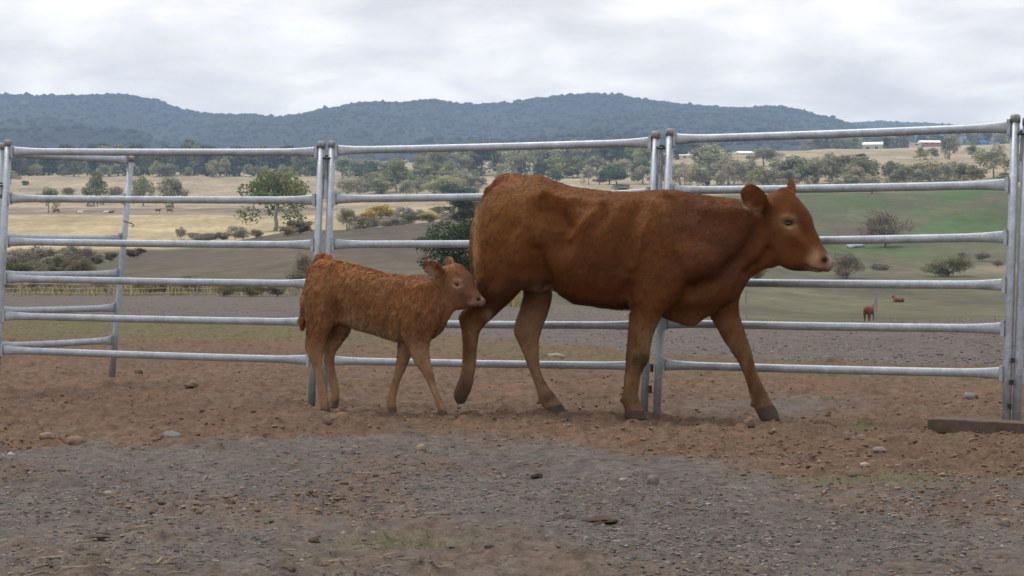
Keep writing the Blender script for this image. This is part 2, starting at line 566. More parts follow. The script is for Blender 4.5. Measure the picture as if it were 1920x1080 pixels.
# left and middle
c = olive.copy()
c = lerp3(c, straw, sstep(262, 300, Y))
c = lerp3(c, scrub, sstep(452, 470, Y + nz2 * 20) * (1 - sstep(545, 575, Y)))
c = lerp3(c, tan, sstep(545, 580, Y))
hill = sstep(165, 260, xp + (nz - 0.5) * 40) * sstep(80, 110, Y) * (1 - sstep(262, 285, Y))
hb = lerp3(brown, olive, np.clip(1 - sstep(95, 165, Y) + (nz - 0.5), 0, 1) * 0.75)
hb = lerp3(hb, (0.12, 0.15, 0.07), np.exp(-(((xp - 390) / 70) ** 2 + ((yp - 463) / 5) ** 2)) * 0.8)
c = lerp3(c, hb, hill)
mid = sstep(560, 680, xp)
c = lerp3(c, lerp3(scrub, straw, np.clip(nz * 3 - 1.1, 0, 1)), mid * sstep(270, 300, Y) * (1 - sstep(520, 580, Y)))
# right
rgt = sstep(1150, 1300, xp)
track = np.exp(-((yp - np.interp(xp, [1500, 1690, 1900, 2100], [455, 424, 362, 320])) / 9.0) ** 2)
gr = lerp3(greenc, brown * 0.92, np.clip((nz - 0.5) * 4 + 0.25, 0, 1) * 0.6)
gr = lerp3(gr, (0.105, 0.075, 0.058), track * 0.8 * (xp > 1560))
gr = lerp3(gr, (0.10, 0.08, 0.058), np.exp(-((yp - 425) / 9) ** 2) * (xp < 1660) * 0.7)
gr = lerp3(gr, (0.05, 0.115, 0.025), np.clip(np.exp(-(((xp - 1600) / 90) ** 2 + ((yp - 378) / 14) ** 2)) + np.exp(-(((xp - 1800) / 90) ** 2 + ((yp - 418) / 22) ** 2)), 0, 1) * 0.7)
gr = lerp3(gr, (0.085, 0.07, 0.05), np.exp(-(((yp - np.interp(xp, [1700, 1900], [428, 368])) / 2.2) ** 2)) * (xp > 1690) * 0.5)
low = sstep(470, 530, yp + (nz - 0.5) * 40)
gr = lerp3(gr, lerp3((0.088, 0.078, 0.054), (0.105, 0.105, 0.06), np.clip(nz2 * 2 - .5, 0, 1)), low)
gr = lerp3(gr, (0.30, 0.25, 0.18), np.exp(-(((xp - 1880) / 60) ** 2 + ((yp - 502) / 8) ** 2)) * 0.7)
gr = lerp3(gr, tan, sstep(470, 560, Y + nz * 40))
c = lerp3(c, gr, rgt)
c = lerp3(c, olive * 0.9, (1 - sstep(66, 80, Y)) * 0.5)
c = c * 0.86 * (0.86 + 0.28 * nz2)[..., None]
paddock = link("paddock", mesh_np("paddock", np.stack([X, Y, Z], -1).reshape(-1, 3), grid_faces(*X.shape), M_LAND, True, c.reshape(-1, 3)))
tag(paddock, kind="structure")

# --- hills
RX = [-900, -500, -200, 0, 100, 200, 230, 290, 340, 400, 470, 515, 560, 600, 640, 680, 760, 810, 860, 900, 950, 1000, 1060, 1115, 1160, 1220, 1280, 1340, 1400, 1465, 1500, 1540, 1570, 1640, 1720, 1900, 2300, 3000]
RY = [215, 190, 182, 179, 182, 180, 180, 189, 208, 217, 217, 223, 217, 209, 201, 194, 195, 189, 196, 198, 194, 187, 181, 177, 181, 191, 198, 203, 205, 201, 209, 219, 226, 250, 278, 296, 296, 296]


def hill_z(X, Y):
    xp = 960 + F * X / Y
    zr = HC - (np.interp(xp, RX, RY) - 500) / F * 3400.0
    zf = HC - (land_y(xp, np.full_like(xp, 1800.0)) - 500) / F * 1800.0
    t = np.clip((Y - 1790) / 1610, 0, 1)
    prof = t ** 1.15 * (0.75 + 0.25 * t)
    z = zf + (zr - zf) * prof
    ru = fbm(X / 340.0, Y / 420.0, 5, 71) - 0.5
    z = z + ru * 150 * np.sin(np.pi * np.clip(t, 0, 1)) ** 0.8 * np.clip((zr - zf) / 250, 0.1, 1)
    back = np.clip((Y - 3400) / 900, 0, 1)
    return z * (1 - back ** 1.5) + zf * back ** 1.5


aa = np.linspace(-0.75, 0.75, 420)
rr = np.concatenate([np.linspace(1790, 3400, 90), np.linspace(3440, 4300, 20)])
X = aa[None, :] * rr[:, None]
Y = np.repeat(rr[:, None], len(aa), 1)
Z = hill_z(X, Y)
nz = fbm(X / 130, Y / 240, 5, 72, 0.6)
hc = lerp3((0.004, 0.006, 0.006), (0.02, 0.023, 0.017), np.clip(nz * 2.4 - 0.8, 0, 1))
hills = link("hills", mesh_np("hills", np.stack([X, Y, Z], -1).reshape(-1, 3), grid_faces(*X.shape), M_HILL, True, hc.reshape(-1, 3)))
tag(hills, kind="structure")
# a second, farther range on the right
def far_z(X, Y):
    x2 = 960 + F * X / Y
    zr2 = HC - (np.interp(x2, [1150, 1500, 1600, 1650, 1700, 1790, 1900, 2300, 3000], [300, 236, 227, 227, 230, 234, 242, 238, 262]) - 500) / F * 4500
    t = 1 - np.abs(Y - 4500) / 200
    return 60 + (zr2 - 60) * np.clip(t, 0, 1) ** 0.5 + (fbm(X / 120, Y / 200, 4, 73) - 0.5) * 14


aa2 = np.linspace(0.05, 0.8, 260)
rr2 = np.concatenate([np.linspace(4310, 4500, 20), np.linspace(4520, 4700, 8)])
X = aa2[None, :] * rr2[:, None]
Y = np.repeat(rr2[:, None], len(aa2), 1)
Z = far_z(X, Y)
hills2 = link("hills", mesh_np("hills", np.stack([X, Y, Z], -1).reshape(-1, 3), grid_faces(*X.shape), M_HILL, True, np.tile((0.05, 0.058, 0.038), (X.size, 1))))
tag(hills2, kind="structure")

# --- forest covering the hills (nobody could count it)
ICO_V = np.array([[0, 0, 1], [.894, 0, .447], [.276, .851, .447], [-.724, .526, .447], [-.724, -.526, .447], [.276, -.851, .447],
                  [.724, .526, -.447], [-.276, .851, -.447], [-.894, 0, -.447], [-.276, -.851, -.447], [.724, -.526, -.447], [0, 0, -1]])
ICO_F = np.array([[0, 1, 2], [0, 2, 3], [0, 3, 4], [0, 4, 5], [0, 5, 1], [1, 6, 2], [2, 7, 3], [3, 8, 4], [4, 9, 5], [5, 10, 1],
                  [6, 7, 2], [7, 8, 3], [8, 9, 4], [9, 10, 5], [10, 6, 1], [11, 7, 6], [11, 8, 7], [11, 9, 8], [11, 10, 9], [11, 6, 10]])


def blobs(P, S, rnd, jit=0.3):
    """lumpy low blobs at P with radii S (n,3)"""
    n = len(P)
    ang = rnd.uniform(0, 2 * np.pi, n)
    V = ICO_V[None] * (1 + rnd.uniform(-jit, jit, (n, 12, 1)))
    ca, sa = np.cos(ang)[:, None], np.sin(ang)[:, None]
    x = V[..., 0] * ca - V[..., 1] * sa
    y = V[..., 0] * sa + V[..., 1] * ca
    V = np.stack([x, y, V[..., 2]], -1) * S[:, None, :] + P[:, None, :]
    Fc = ICO_F[None] + (np.arange(n) * 12)[:, None, None]
    return V.reshape(-1, 3), Fc.reshape(-1, 3)


n = 10500
a_ = rng.uniform(-0.36, 0.36, n)
y_ = 1800 + 1600 * rng.uniform(0, 1, n) ** 0.8
k = rng.uniform(0, 1, n) < 0.3
y_[k] = rng.uniform(3360, 3420, k.sum())
x_ = a_ * y_
z_ = hill_z(x_, y_)
hgt = np.where(k, .74, .85) * rng.uniform(2.6, 5.4, n) * np.where(rng.uniform(0, 1, n) < 0.06, 1.5, 1)
S = np.stack([hgt * rng.uniform(0.8, 1.5, n), hgt * rng.uniform(0.9, 1.4, n), hgt], 1)
P = np.stack([x_, y_, z_ + hgt * 0.45], 1)
V, Fc = blobs(P, S, rng, 0.38)
cb = lerp3((0.018, 0.024, 0.018), (0.036, 0.041, 0.03), np.clip(fbm(x_ / 200, y_ / 200, 3, 8) * 1.6 - 0.4 + rng.normal(0, 0.2, n), 0, 1))
n2_ = 900
a_ = rng.uniform(0.15, 0.36, n2_)
y_ = np.full(n2_, 4498.0) + rng.uniform(-14, 0, n2_)
x_ = a_ * y_
z_ = far_z(x_, y_)
h2 = rng.uniform(2.5, 5, n2_)
V2, F2 = blobs(np.stack([x_, y_, z_], 1), np.stack([h2 * 1.6, h2 * 1.5, h2], 1), rng, 0.35)
forest = link("forest", mesh_np("forest", np.concatenate([V, V2]), np.concatenate([Fc, F2 + len(V)]), M_FOREST, True,
                                np.concatenate([np.repeat(cb, 12, 0), np.tile((0.05, 0.06, 0.035), (n2_ * 12, 1))])))
tag(forest, "dark eucalypt forest covering the blue distant hills", "forest", kind="stuff")
# ---------------------------------------------------------------- trees and shrubs
def set_normals(me, Nn):
    Nn = Nn / (np.linalg.norm(Nn, axis=1, keepdims=True) + 1e-9)
    me.normals_split_custom_set_from_vertices(Nn.tolist())


def leaf_mesh(name, centers, radii, nleaf, size, cols, mat, seed, flat=0.7, tri=True, clumpn=0.55):
    """leaf sprays scattered through ellipsoid clumps (centers (k,3), radii (k,3)); normals lean outward so that light reads on each clump"""
    r = np.random.default_rng(seed)
    k = len(centers)
    vol = np.prod(radii, 1) ** (2 / 3)
    w = vol / vol.sum()
    ci = r.choice(k, nleaf, p=w)
    dirv = r.normal(0, 1, (nleaf, 3)); dirv /= np.linalg.norm(dirv, axis=1, keepdims=True)
    rad = r.uniform(0.35, 1.0, nleaf) ** 0.6 * (1 + r.normal(0, 0.10, nleaf))
    P = centers[ci] + dirv * radii[ci] * rad[:, None]
    n = dirv / radii[ci]; n /= np.linalg.norm(n, axis=1, keepdims=True)
    rd = r.normal(0, 1, (nleaf, 3)); rd /= np.linalg.norm(rd, axis=1, keepdims=True)
    cn = n * (1 - clumpn) + rd * clumpn
    cn /= np.linalg.norm(cn, axis=1, keepdims=True)
    t = np.cross(cn, r.normal(0, 1, (nleaf, 3))); t /= np.linalg.norm(t, axis=1, keepdims=True) + 1e-9
    b = np.cross(cn, t)
    s = size * r.uniform(0.55, 1.35, nleaf)[:, None]
    asp = r.uniform(0.4, 0.9, nleaf)[:, None]
    V = np.stack([P - t * s, P + b * s * asp, P + t * s, P - b * s * asp], 1)
    V += r.normal(0, 1, V.shape) * s[:, None] * 0.18
    nn = n * 0.75 + rd * 0.45 + np.array([0, 0, 0.15])
    gn = np.cross(V[:, 2] - V[:, 0], V[:, 3] - V[:, 1])
    fl = (gn * nn).sum(1) < 0
    V[fl] = V[fl][:, ::-1]
    Fc = np.arange(nleaf * 4).reshape(-1, 4)
    cc = cols[ci] * (0.85 + 0.3 * r.uniform(0, 1, (nleaf, 1)))
    me = mesh_np(name, V.reshape(-1, 3), Fc, mat, True, np.repeat(cc, 4, 0))
    set_normals(me, np.repeat(nn, 4, 0))
    return me


def limb_mesh(name, mat, trunk_h, r0, tips, seed, lean=0.0, n=7):
    r = random.Random(seed)
    mb = MB()
    pts = [np.array([0, 0, -0.03])]
    for i in range(1, 5):
        f = i / 4
        pts.append(np.array([lean * f + r.uniform(-.012, .012), r.uniform(-.012, .012), trunk_h * f]))
    mb.tube(pts, [r0 * 1.25, r0, r0 * .88, r0 * .8, r0 * .7], n)
    top = pts[-1]
    for tp in tips:
        st = pts[3] * .4 + top * .6 if r.random() < .5 else top
        m1 = st + (np.array(tp) - st) * .5 + np.array([0, 0, -.03])
        mb.tube([st, m1, np.array(tp)], [r0 * .5, r0 * .34, r0 * .12], 5, False)
    return mb.mesh(name, mat, True)


def var_cols(base, k, r, v=0.2):
    base = np.array(base)
    return np.clip(base[None] * (1 + r.uniform(-v, v, (k, 1))) * (1 + r.uniform(-.08, .08, (k, 3))), 0.005, 1)


PROTO = {}


def proto(kind, i, base, nl, size, mat, bark):
    seed = hash_s(kind) + i * 13
    r = np.random.default_rng(seed)
    if kind.startswith("gum"):           # open eucalypt: clumps held out on limbs, sky between
        k = 24
        ang = r.uniform(0, 2 * np.pi, k); ra = r.uniform(0.04, 0.40, k)
        zz = 0.90 - 0.36 * (ra / .40) ** 2 * r.uniform(.4, 1.5, k) - r.uniform(0, .36, k)
        C = np.stack([np.cos(ang) * ra, np.sin(ang) * ra, zz], 1)
        R = np.stack([r.uniform(.12, .21, k), r.uniform(.12, .21, k), r.uniform(.09, .17, k)], 1)
        tips = C[:9]; th, r0 = 0.42, 0.026
    elif kind.startswith("tall"):
        k = 16
        ang = r.uniform(0, 2 * np.pi, k); zz = r.uniform(.10, .93, k)
        ra = r.uniform(0, .36, k) * (1.15 - zz * .6)
        C = np.stack([np.cos(ang) * ra, np.sin(ang) * ra, zz], 1)
        R = np.stack([r.uniform(.18, .30, k), r.uniform(.18, .30, k), r.uniform(.08, .15, k)], 1)
        tips = C[:6]; th, r0 = 0.5, 0.026
    elif kind.startswith("dense"):
        k = 18
        ang = r.uniform(0, 2 * np.pi, k); zz = r.uniform(.22, .9, k)
        ra = r.uniform(.1, .36, k) * np.sqrt(np.clip(1 - ((zz - .5) / .52) ** 2, .05, 1))
        C = np.stack([np.cos(ang) * ra, np.sin(ang) * ra, zz], 1)
        R = np.stack([r.uniform(.15, .25, k), r.uniform(.15, .25, k), r.uniform(.10, .18, k)], 1)
        tips = C[:6]; th, r0 = 0.3, 0.022
    else:                                  # shrub: rounded from the ground
        k = 30
        dv = r.normal(0, 1, (k, 3)); dv /= np.linalg.norm(dv, axis=1, keepdims=True)
        dv *= r.uniform(.25, 1, (k, 1)) ** .5
        C = np.stack([dv[:, 0] * .36, dv[:, 1] * .36, .47 + dv[:, 2] * .36], 1)
        C[:, :2] *= (1 - .35 * np.clip((.3 - C[:, 2:]) / .3, 0, 1))
        R = np.stack([r.uniform(.10, .19, k), r.uniform(.10, .19, k), r.uniform(.10, .18, k)], 1)
        tips = C[:8]; th, r0 = 0.12, 0.016
    cols = var_cols(base, k, r, .28)
    crown = leaf_mesh("crown", C, R, nl, size, cols, mat, seed + 1)
    trunk = limb_mesh("trunk", bark, th, r0, tips, seed + 2, lean=r.uniform(-.05, .05))
    return crown, trunk


def hash_s(s):
    return sum(ord(ch) * (i + 3) for i, ch in enumerate(s)) % 9973


# kinds: (base colour, leaves, leaf size, leaf material, bark, variants)
KINDS = {
    "gum_grey": ((0.29, 0.285, 0.185), 2300, .030, M_LEAF, M_BARK, 3),  # gum leaf colours raised to carry patchy sun on the far trees
    "gum_pale": ((0.36, 0.335, 0.24), 1800, .030, M_LEAF, M_BARK, 2),
    "gum_green": ((0.29, 0.30, 0.15), 2300, .030, M_LEAF, M_BARK, 3),
    "gum_lively": ((0.185, 0.225, 0.075), 5000, .020, M_LEAF, M_BARK, 1),
    "tall_dark": ((0.105, 0.12, 0.085), 1500, .042, M_LEAF, M_BARKD, 3),
    "tall_grey": ((0.25, 0.265, 0.17), 1500, .040, M_LEAF, M_BARK, 3),
    "dense_dark": ((0.05, 0.075, 0.04), 2200, .032, M_LEAF, M_BARKD, 2),
    "dense_near": ((0.05, 0.078, 0.038), 17000, .0125, M_LEAF, M_BARKD, 1),
    "dense_green": ((0.085, 0.13, 0.06), 2000, .032, M_LEAF, M_BARKD, 2),
    "shrub_dark": ((0.15, 0.145, 0.10), 4000, .024, M_LEAF, M_BARKD, 2),
    "shrub_grey": ((0.25, 0.23, 0.19), 3800, .020, M_TWIG, M_BARKD, 2),
    "shrub_brown": ((0.175, 0.135, 0.105), 9500, .011, M_TWIG, M_BARKD, 2),
    "shrub_olive": ((0.20, 0.195, 0.11), 6500, .015, M_LEAF, M_BARKD, 2),
    "shrub_green": ((0.11, 0.125, 0.035), 3000, .020, M_LEAF, M_BARKD, 2),
    "shrub_yellow": ((0.50, 0.37, 0.06), 3000, .026, M_LEAF, M_BARKD, 2),
    "shrub_tan": ((0.27, 0.21, 0.12), 3000, .026, M_TWIG, M_BARKD, 2),
}
for kd, (base, nl, sz, mt, bk, nv) in KINDS.items():
    PROTO[kd] = [proto(kd, i, base, nl, sz, mt, bk) for i in range(nv)]

_tree_n = 0
WK = 1.28


def plant(kind, xpix, ybase, ytop, wpix, label, group=None, d=None, sink=0.0):
    global _tree_n
    i = _tree_n
    _tree_n += 1
    if d is None:
        d = land_dist(xpix, ybase)
    X = (xpix - 960) / F * d
    gz = float(H(np.array([X]), np.array([d]))[0])
    base = px(xpix, ybase, d)
    z0 = gz
    ztop = HC - (ytop - 500) / F * d
    h = max(ztop - z0, 0.5)
    w = wpix / F * d
    shrub = kind.startswith("shrub")
    t = empty("shrub" if shrub else "tree", (X, d, z0 - sink))
    crown, trunk = PROTO[kind][i % len(PROTO[kind])]
    rz = (i * 2.399) % 6.283
    for nm, me in (("trunk", trunk), ("crown", crown)):
        if shrub:
            nm = {"trunk": "stem", "crown": "foliage"}[nm]
        o = link(nm, me, t)
        o.scale = (w * WK, w * WK, h * 1.03)
        o.rotation_euler = (0, 0, rz)
    tag(t, label, "shrub" if shrub else "tree", group)
    return t


G_F = "trees standing in the far fields"
G_B = "trees of the belt along the far edge of the fields"
G_R = "trees on the tan hillside at right"
G_S = "shrubs in the gully and on the slopes"
TREES = [
    # left fields
    ("gum_grey", 91, 398, 346, 38, "small round tree on a thin trunk beside the red cow at far left", G_F),
    ("gum_green", 183, 388, 321, 52, "broad light green gum left of the back fence post, tallest there", G_F),
    ("gum_green", 269, 386, 328, 46, "light green gum just right of the leaning back fence post", G_F),
    ("gum_grey", 324, 390, 328, 54, "dull green spreading gum midway along the left panel", G_F),
    ("shrub_tan", 128, 366, 350, 26, "low tan bush between the small round tree and the broad gum", G_S),
    ("shrub_tan", 217, 374, 346, 28, "tan bush right beside the broad light green gum", G_S),
    ("gum_grey", 20, 346, 317, 32, "grey green tree at the left edge below the dark belt", G_F),
    ("shrub_dark", 47, 348, 337, 16, "tiny dark bush in the tan field near the left edge", G_S),
    ("gum_lively", 516, 434, 314, 112, "bright green spreading gum with white trunk behind the left panel near the double post", G_F),
    ("shrub_dark", 563, 438, 410, 50, "dark rounded shrub at the foot of the bright green gum", G_S),
    ("shrub_grey", 338, 446, 424, 22, "grey spiky shrub standing alone above the brown slope crest", G_S),
    ("shrub_grey", 365, 448, 434, 40, "grey low shrub in the row above the crest, right of the spiky one", G_S),
    ("shrub_dark", 398, 450, 436, 30, "purple dark low shrub in the middle of the row above the crest", G_S),
    ("shrub_grey", 441, 449, 420, 40, "pale grey rounded shrub on the slope crest left of the bright gum", G_S),
    ("shrub_tan", 481, 447, 428, 26, "tan shrub on the crest between the grey shrub and the gum trunk", G_S),
    ("shrub_tan", 540, 442, 420, 34, "tan dry shrub right behind the gum trunk", G_S),
    # gully at lower left
    ("shrub_grey", 35, 488, 463, 40, "hazy grey shrub highest in the gully at the left edge", G_S),
    ("shrub_brown", 74, 490, 466, 40, "reddish grey bare shrub in the gully near the left edge", G_S),
    ("shrub_grey", 121, 495, 462, 40, "tall grey bare shrub in the middle of the gully", G_S),
    ("shrub_brown", 160, 490, 460, 44, "brownish bare shrub left of the leaning back post", G_S),
    ("shrub_dark", 178, 497, 474, 34, "dark green shrub at the left foot of the brown slope", G_S),
    ("shrub_dark", 208, 490, 470, 26, "dark green shrub hidden partly by the leaning back post", G_S),
    ("shrub_dark", 252, 482, 462, 40, "dark shrub on the slope edge right of the leaning back post", G_S),
    ("shrub_green", 30, 525, 488, 64, "yellow green bush at the left edge between the rails", G_S),
    ("shrub_dark", 108, 530, 492, 44, "round dark green bush beside the yellow green one", G_S),
    ("shrub_olive", 150, 528, 478, 52, "olive loose bush left of the leaning back post base", G_S),
    ("shrub_dark", 76, 551, 527, 44, "dark rounded bush on the gravel edge at lower left", G_S),
    ("shrub_olive", 130, 551, 533, 50, "dry olive bush on the gravel edge right of the dark rounded one", G_S),
    ("shrub_olive", 358, 552, 510, 46, "dry yellowish weed clump beside the left wire fence post", G_S),
    ("shrub_olive", 268, 553, 532, 46, "low dry weed clump on the gravel edge right of the leaning post", G_S),
    ("shrub_olive", 470, 556, 536, 60, "low dry weed clump on the gravel edge midway along the left panel", G_S),
    ("shrub_brown", 573, 532, 468, 44, "reddish brown bush just behind the calf's rump", G_S),
    ("shrub_olive", 556, 540, 500, 42, "olive bush left of the calf's rump above the wire fence", G_S),
    ("shrub_grey", 12, 505, 476, 52, "grey bare shrub half cut by the left frame edge in the gully", G_S),
    ("shrub_olive", 60, 515, 484, 60, "olive shrub between the reddish bare shrub and the yellow green bush", G_S),
    ("shrub_grey", 98, 506, 478, 50, "grey twiggy shrub low between the two bare gully shrubs", G_S),
    ("shrub_brown", 142, 512, 476, 50, "reddish twiggy shrub just above the olive loose bush", G_S),
    ("shrub_olive", 12, 549, 522, 60, "olive weed bush at the left frame edge on the gravel", G_S),
    ("shrub_grey", 182, 551, 528, 50, "grey dry bush on the gravel edge left of the leaning post", G_S),
    ("shrub_olive", 420, 556, 534, 50, "dull weed clump between the two left wire fence posts", G_S),
    ("shrub_tan", 310, 553, 536, 54, "straw coloured weed clump left of the first wire fence post", G_S),
    ("shrub_grey", 520, 556, 532, 50, "grey weed clump just left of the second wire fence post", G_S),
    # middle
    ("gum_grey", 650, 432, 386, 36, "small dark tree with a bare trunk right of the first double post", G_F),
    ("shrub_yellow", 712, 410, 380, 62, "large bright yellow wattle bush above the brown slope", G_S),
    ("shrub_yellow", 690, 414, 394, 40, "smaller yellow bush on the left flank of the large wattle", G_S),
    ("shrub_tan", 676, 421, 402, 42, "pale tan shrub right of the small dark tree", G_S),
    ("shrub_yellow", 808, 413, 397, 46, "yellowish tan bush nearest the cow's rump on the crest", G_S),
    ("shrub_grey", 755, 413, 384, 40, "grey twiggy shrub right of the large yellow wattle", G_S),
    ("shrub_tan", 775, 414, 400, 40, "tan low shrub between the grey shrub and the yellowish bush", G_S),
    ("shrub_green", 830, 400, 384, 50, "dull green bush behind the second rail near the cow's rump", G_S),
    ("dense_near", 872, 424, 366, 66, "dark green tree crown showing above the crest beside the cow's rump", G_F),
    ("dense_near", 880, 546, 412, 158, "large dark green tree spreading behind the calf's head", G_F),
    ("gum_green", 742, 361, 302, 78, "umbrella shaped gum, largest in the open woodland left of the cow", G_F),
    ("gum_grey", 792, 354, 311, 64, "grey open gum right of the umbrella shaped gum", G_F),
    ("gum_grey", 706, 364, 333, 46, "dull gum low on the left of the umbrella shaped gum", G_F),
    ("gum_pale", 652, 372, 328, 56, "pale thin gum close right of the first double post", G_F),
    ("shrub_green", 716, 366, 340, 30, "bright yellow green small tree below the umbrella shaped gum", G_F),
    ("gum_green", 832, 368, 328, 64, "yellowish green gum above the second rail, middle of the woodland", G_F),
    ("dense_green", 852, 368, 346, 46, "rounded green tree on the second rail left of the cow", G_F),
    ("dense_green", 874, 368, 350, 42, "bluish green rounded tree nearest the cow's tail", G_F),
    ("gum_grey", 884, 351, 336, 13, "thin small tree in the tan field above the cow's rump", G_F),
    ("gum_grey", 906, 353, 332, 14, "thin leaning sapling in the tan field just left of the tail head", G_F),
    ("gum_green", 818, 331, 312, 26, "small bright gum at the top edge of the open woodland", G_F),
    ("gum_green", 937, 336, 318, 20, "little green tree just above the cow's tail head", G_F),
    ("dense_green", 1157, 346, 314, 54, "blue green dense tree left of the middle double post", G_F),
    ("dense_dark", 1196, 342, 316, 24, "narrow dark tree touching the middle double post", G_F),
    ("gum_green", 1050, 334, 288, 52, "tall gum with shaded trunk above the middle of the cow's back", G_F),
    ("gum_green", 1083, 334, 296, 46, "yellow green gum right of the tall one above the cow's back", G_F),
    ("gum_pale", 1120, 330, 292, 62, "pale broad gum between the yellow green gum and the blue green tree", G_F),
    ("gum_pale", 1205, 345, 306, 50, "pale gum behind the middle double post", G_F),
    ("shrub_green", 1165, 358, 344, 40, "grey green bush low over the cow's loin", G_S),
    ("gum_pale", 1215, 318, 282, 50, "pale gum rising behind the top of the middle double post", G_F),
    # right
    ("gum_grey", 1328, 332, 268, 78, "large grey green gum, tallest behind the rail over the cow's shoulder", G_R),
    ("gum_pale", 1275, 346, 300, 54, "pale gum just right of the middle double post", G_R),
    ("gum_pale", 1366, 346, 294, 64, "thin pale gum showing its limbs over the cow's neck", G_R),
    ("dense_dark", 1320, 350, 330, 30, "small round dark green bush over the cow's withers", G_R),
    ("gum_grey", 1402, 346, 297, 50, "grey gum below the white roofed house", G_R),
    ("gum_green", 1432, 349, 317, 86, "lush green low tree straight above the cow's ear", G_R),
    ("gum_grey", 1432, 312, 274, 60, "dark umbrella shaped tree beside the white roofed house", G_R),
    ("gum_grey", 1488, 348, 290, 74, "broad grey green gum above the cow's poll", G_R),
    ("gum_green", 1530, 348, 298, 62, "green gum in the clump right of the cow's poll", G_R),
    ("dense_dark", 1365, 297, 282, 15, "tiny dark round tree left of the white roofed house", G_R),
    ("gum_grey", 1562, 345, 286, 66, "tall gum on the left of the big clump below the shed", G_R),
    ("gum_grey", 1602, 345, 289, 72, "broad gum on the right of the big clump below the shed", G_R),
    ("dense_dark", 1612, 304, 287, 26, "dark rounded tree topping the right of the big clump", G_R),
    ("gum_grey", 1674, 342, 301, 42, "upright grey gum left of the second clump", G_R),
    ("gum_pale", 1698, 343, 314, 54, "pale bushy gum within the second clump", G_R),
    ("gum_green", 1752, 340, 300, 92, "widest gum of the second clump at right", G_R),
    ("dense_green", 1728, 343, 324, 48, "lush green low tree at the foot of the second clump", G_R),
    ("gum_grey", 1790, 340, 301, 26, "narrow upright gum at the right of the second clump", G_R),
    ("gum_green", 1815, 340, 322, 38, "small rounded tree, rightmost of the second clump", G_R),
    ("gum_green", 1725, 300, 276, 26, "left of the twin round trees on the open tan hillside", G_R),
    ("gum_green", 1747, 298, 276, 26, "right of the twin round trees on the open tan hillside", G_R),
    ("gum_grey", 1780, 300, 252, 38, "tall thin trunked gum beside the red walled house", G_R),
    ("gum_grey", 1822, 297, 271, 26, "small lone gum on the open hillside right of the twin trees", G_R),
    ("gum_grey", 1863, 334, 270, 58, "tall narrow gum left of the right hand fence post", G_R),
    ("shrub_green", 1886, 337, 322, 40, "green bush beside the right hand fence post", G_S),
    ("gum_grey", 1908, 330, 300, 30, "small gum behind the right hand fence post", G_R),
    ("dense_dark", 1662, 276, 256, 18, "dark conifer shaped tree at the end of the green shed", G_R),
    # right hand green slope
    ("shrub_brown", 1659, 466, 386, 88, "big round reddish brown bare bush on the green slope", G_S),
    ("shrub_brown", 1586, 524, 468, 62, "hazy brown bush just right of the cow's muzzle", G_S),
    ("shrub_olive", 1777, 520, 472, 88, "wide grey green bush on the lower right slope", G_S),
    ("shrub_grey", 1842, 488, 470, 30, "small grey bush right above the wide grey green bush", G_S),
    ("shrub_grey", 1806, 484, 470, 26, "small purple grey bush between the brown bush and the right post", G_S),
    ("shrub_grey", 1870, 500, 484, 26, "low grey bush near the right hand fence post", G_S),
    ("shrub_tan", 1418, 524, 496, 44, "low rusty bush behind the rail under the cow's jaw", G_S),
    ("shrub_grey", 1650, 508, 492, 40, "low grey scrub between the two bare bushes on the right slope", G_S),
]
for kd, xx, yb, yt, ww, lb, gp in TREES:
    plant(kd, xx, yb, yt, ww, lb, gp)


def ordinal(i):
    w = ["first", "second", "third", "fourth", "fifth", "sixth", "seventh", "eighth", "ninth", "tenth", "eleventh", "twelfth", "thirteenth",
         "fourteenth", "fifteenth", "sixteenth", "seventeenth", "eighteenth", "nineteenth", "twentieth"]
    n_ = i + 1
    if n_ <= 20: return w[i]
    if n_ % 10 == 0: return {30: "thirtieth", 40: "fortieth", 50: "fiftieth"}[n_]
    return ["twenty", "thirty", "forty", "fifty"][n_ // 10 - 2] + "-" + w[n_ % 10 - 1]


LOOK = {"tall_dark": "tall dark tree", "tall_grey": "tall grey green tree", "gum_green": "sunlit yellow green gum", "gum_grey": "grey open gum",
        "gum_pale": "pale open gum", "dense_dark": "dense dark tree", "dense_green": "dense green tree", "shrub_grey": "grey bare shrub",
        "shrub_brown": "brown twiggy shrub", "shrub_olive": "olive shrub", "shrub_dark": "dark shrub", "shrub_green": "yellow green shrub"}


def belt(x0, x1, n, rows, hpx, where, kinds, seed, wfac=(0.5, 0.8), group=None):
    """rows: [(distance, share)], hpx: range of heights in photo pixels"""
    r = random.Random(seed)
    items = []
    for i in range(n):
        x = x0 + (x1 - x0) * (i + r.uniform(.1, .9)) / n
        d = r.choice(rows) * r.uniform(.985, 1.015)
        y = float(land_y(np.array([x]), np.array([d]))[0])
        h = r.uniform(*hpx)
        items.append((x, y, h, d, r.choice(kinds), h * r.uniform(*wfac)))
    items.sort()
    cnt = {}
    for x, y, h, d, kd, w in items:
        c_ = cnt.get(kd, 0); cnt[kd] = c_ + 1
        plant(kd, x, y, y - h, w, f"{LOOK[kd]}, {ordinal(c_)} such from the left {where}", group or G_B, d=d)


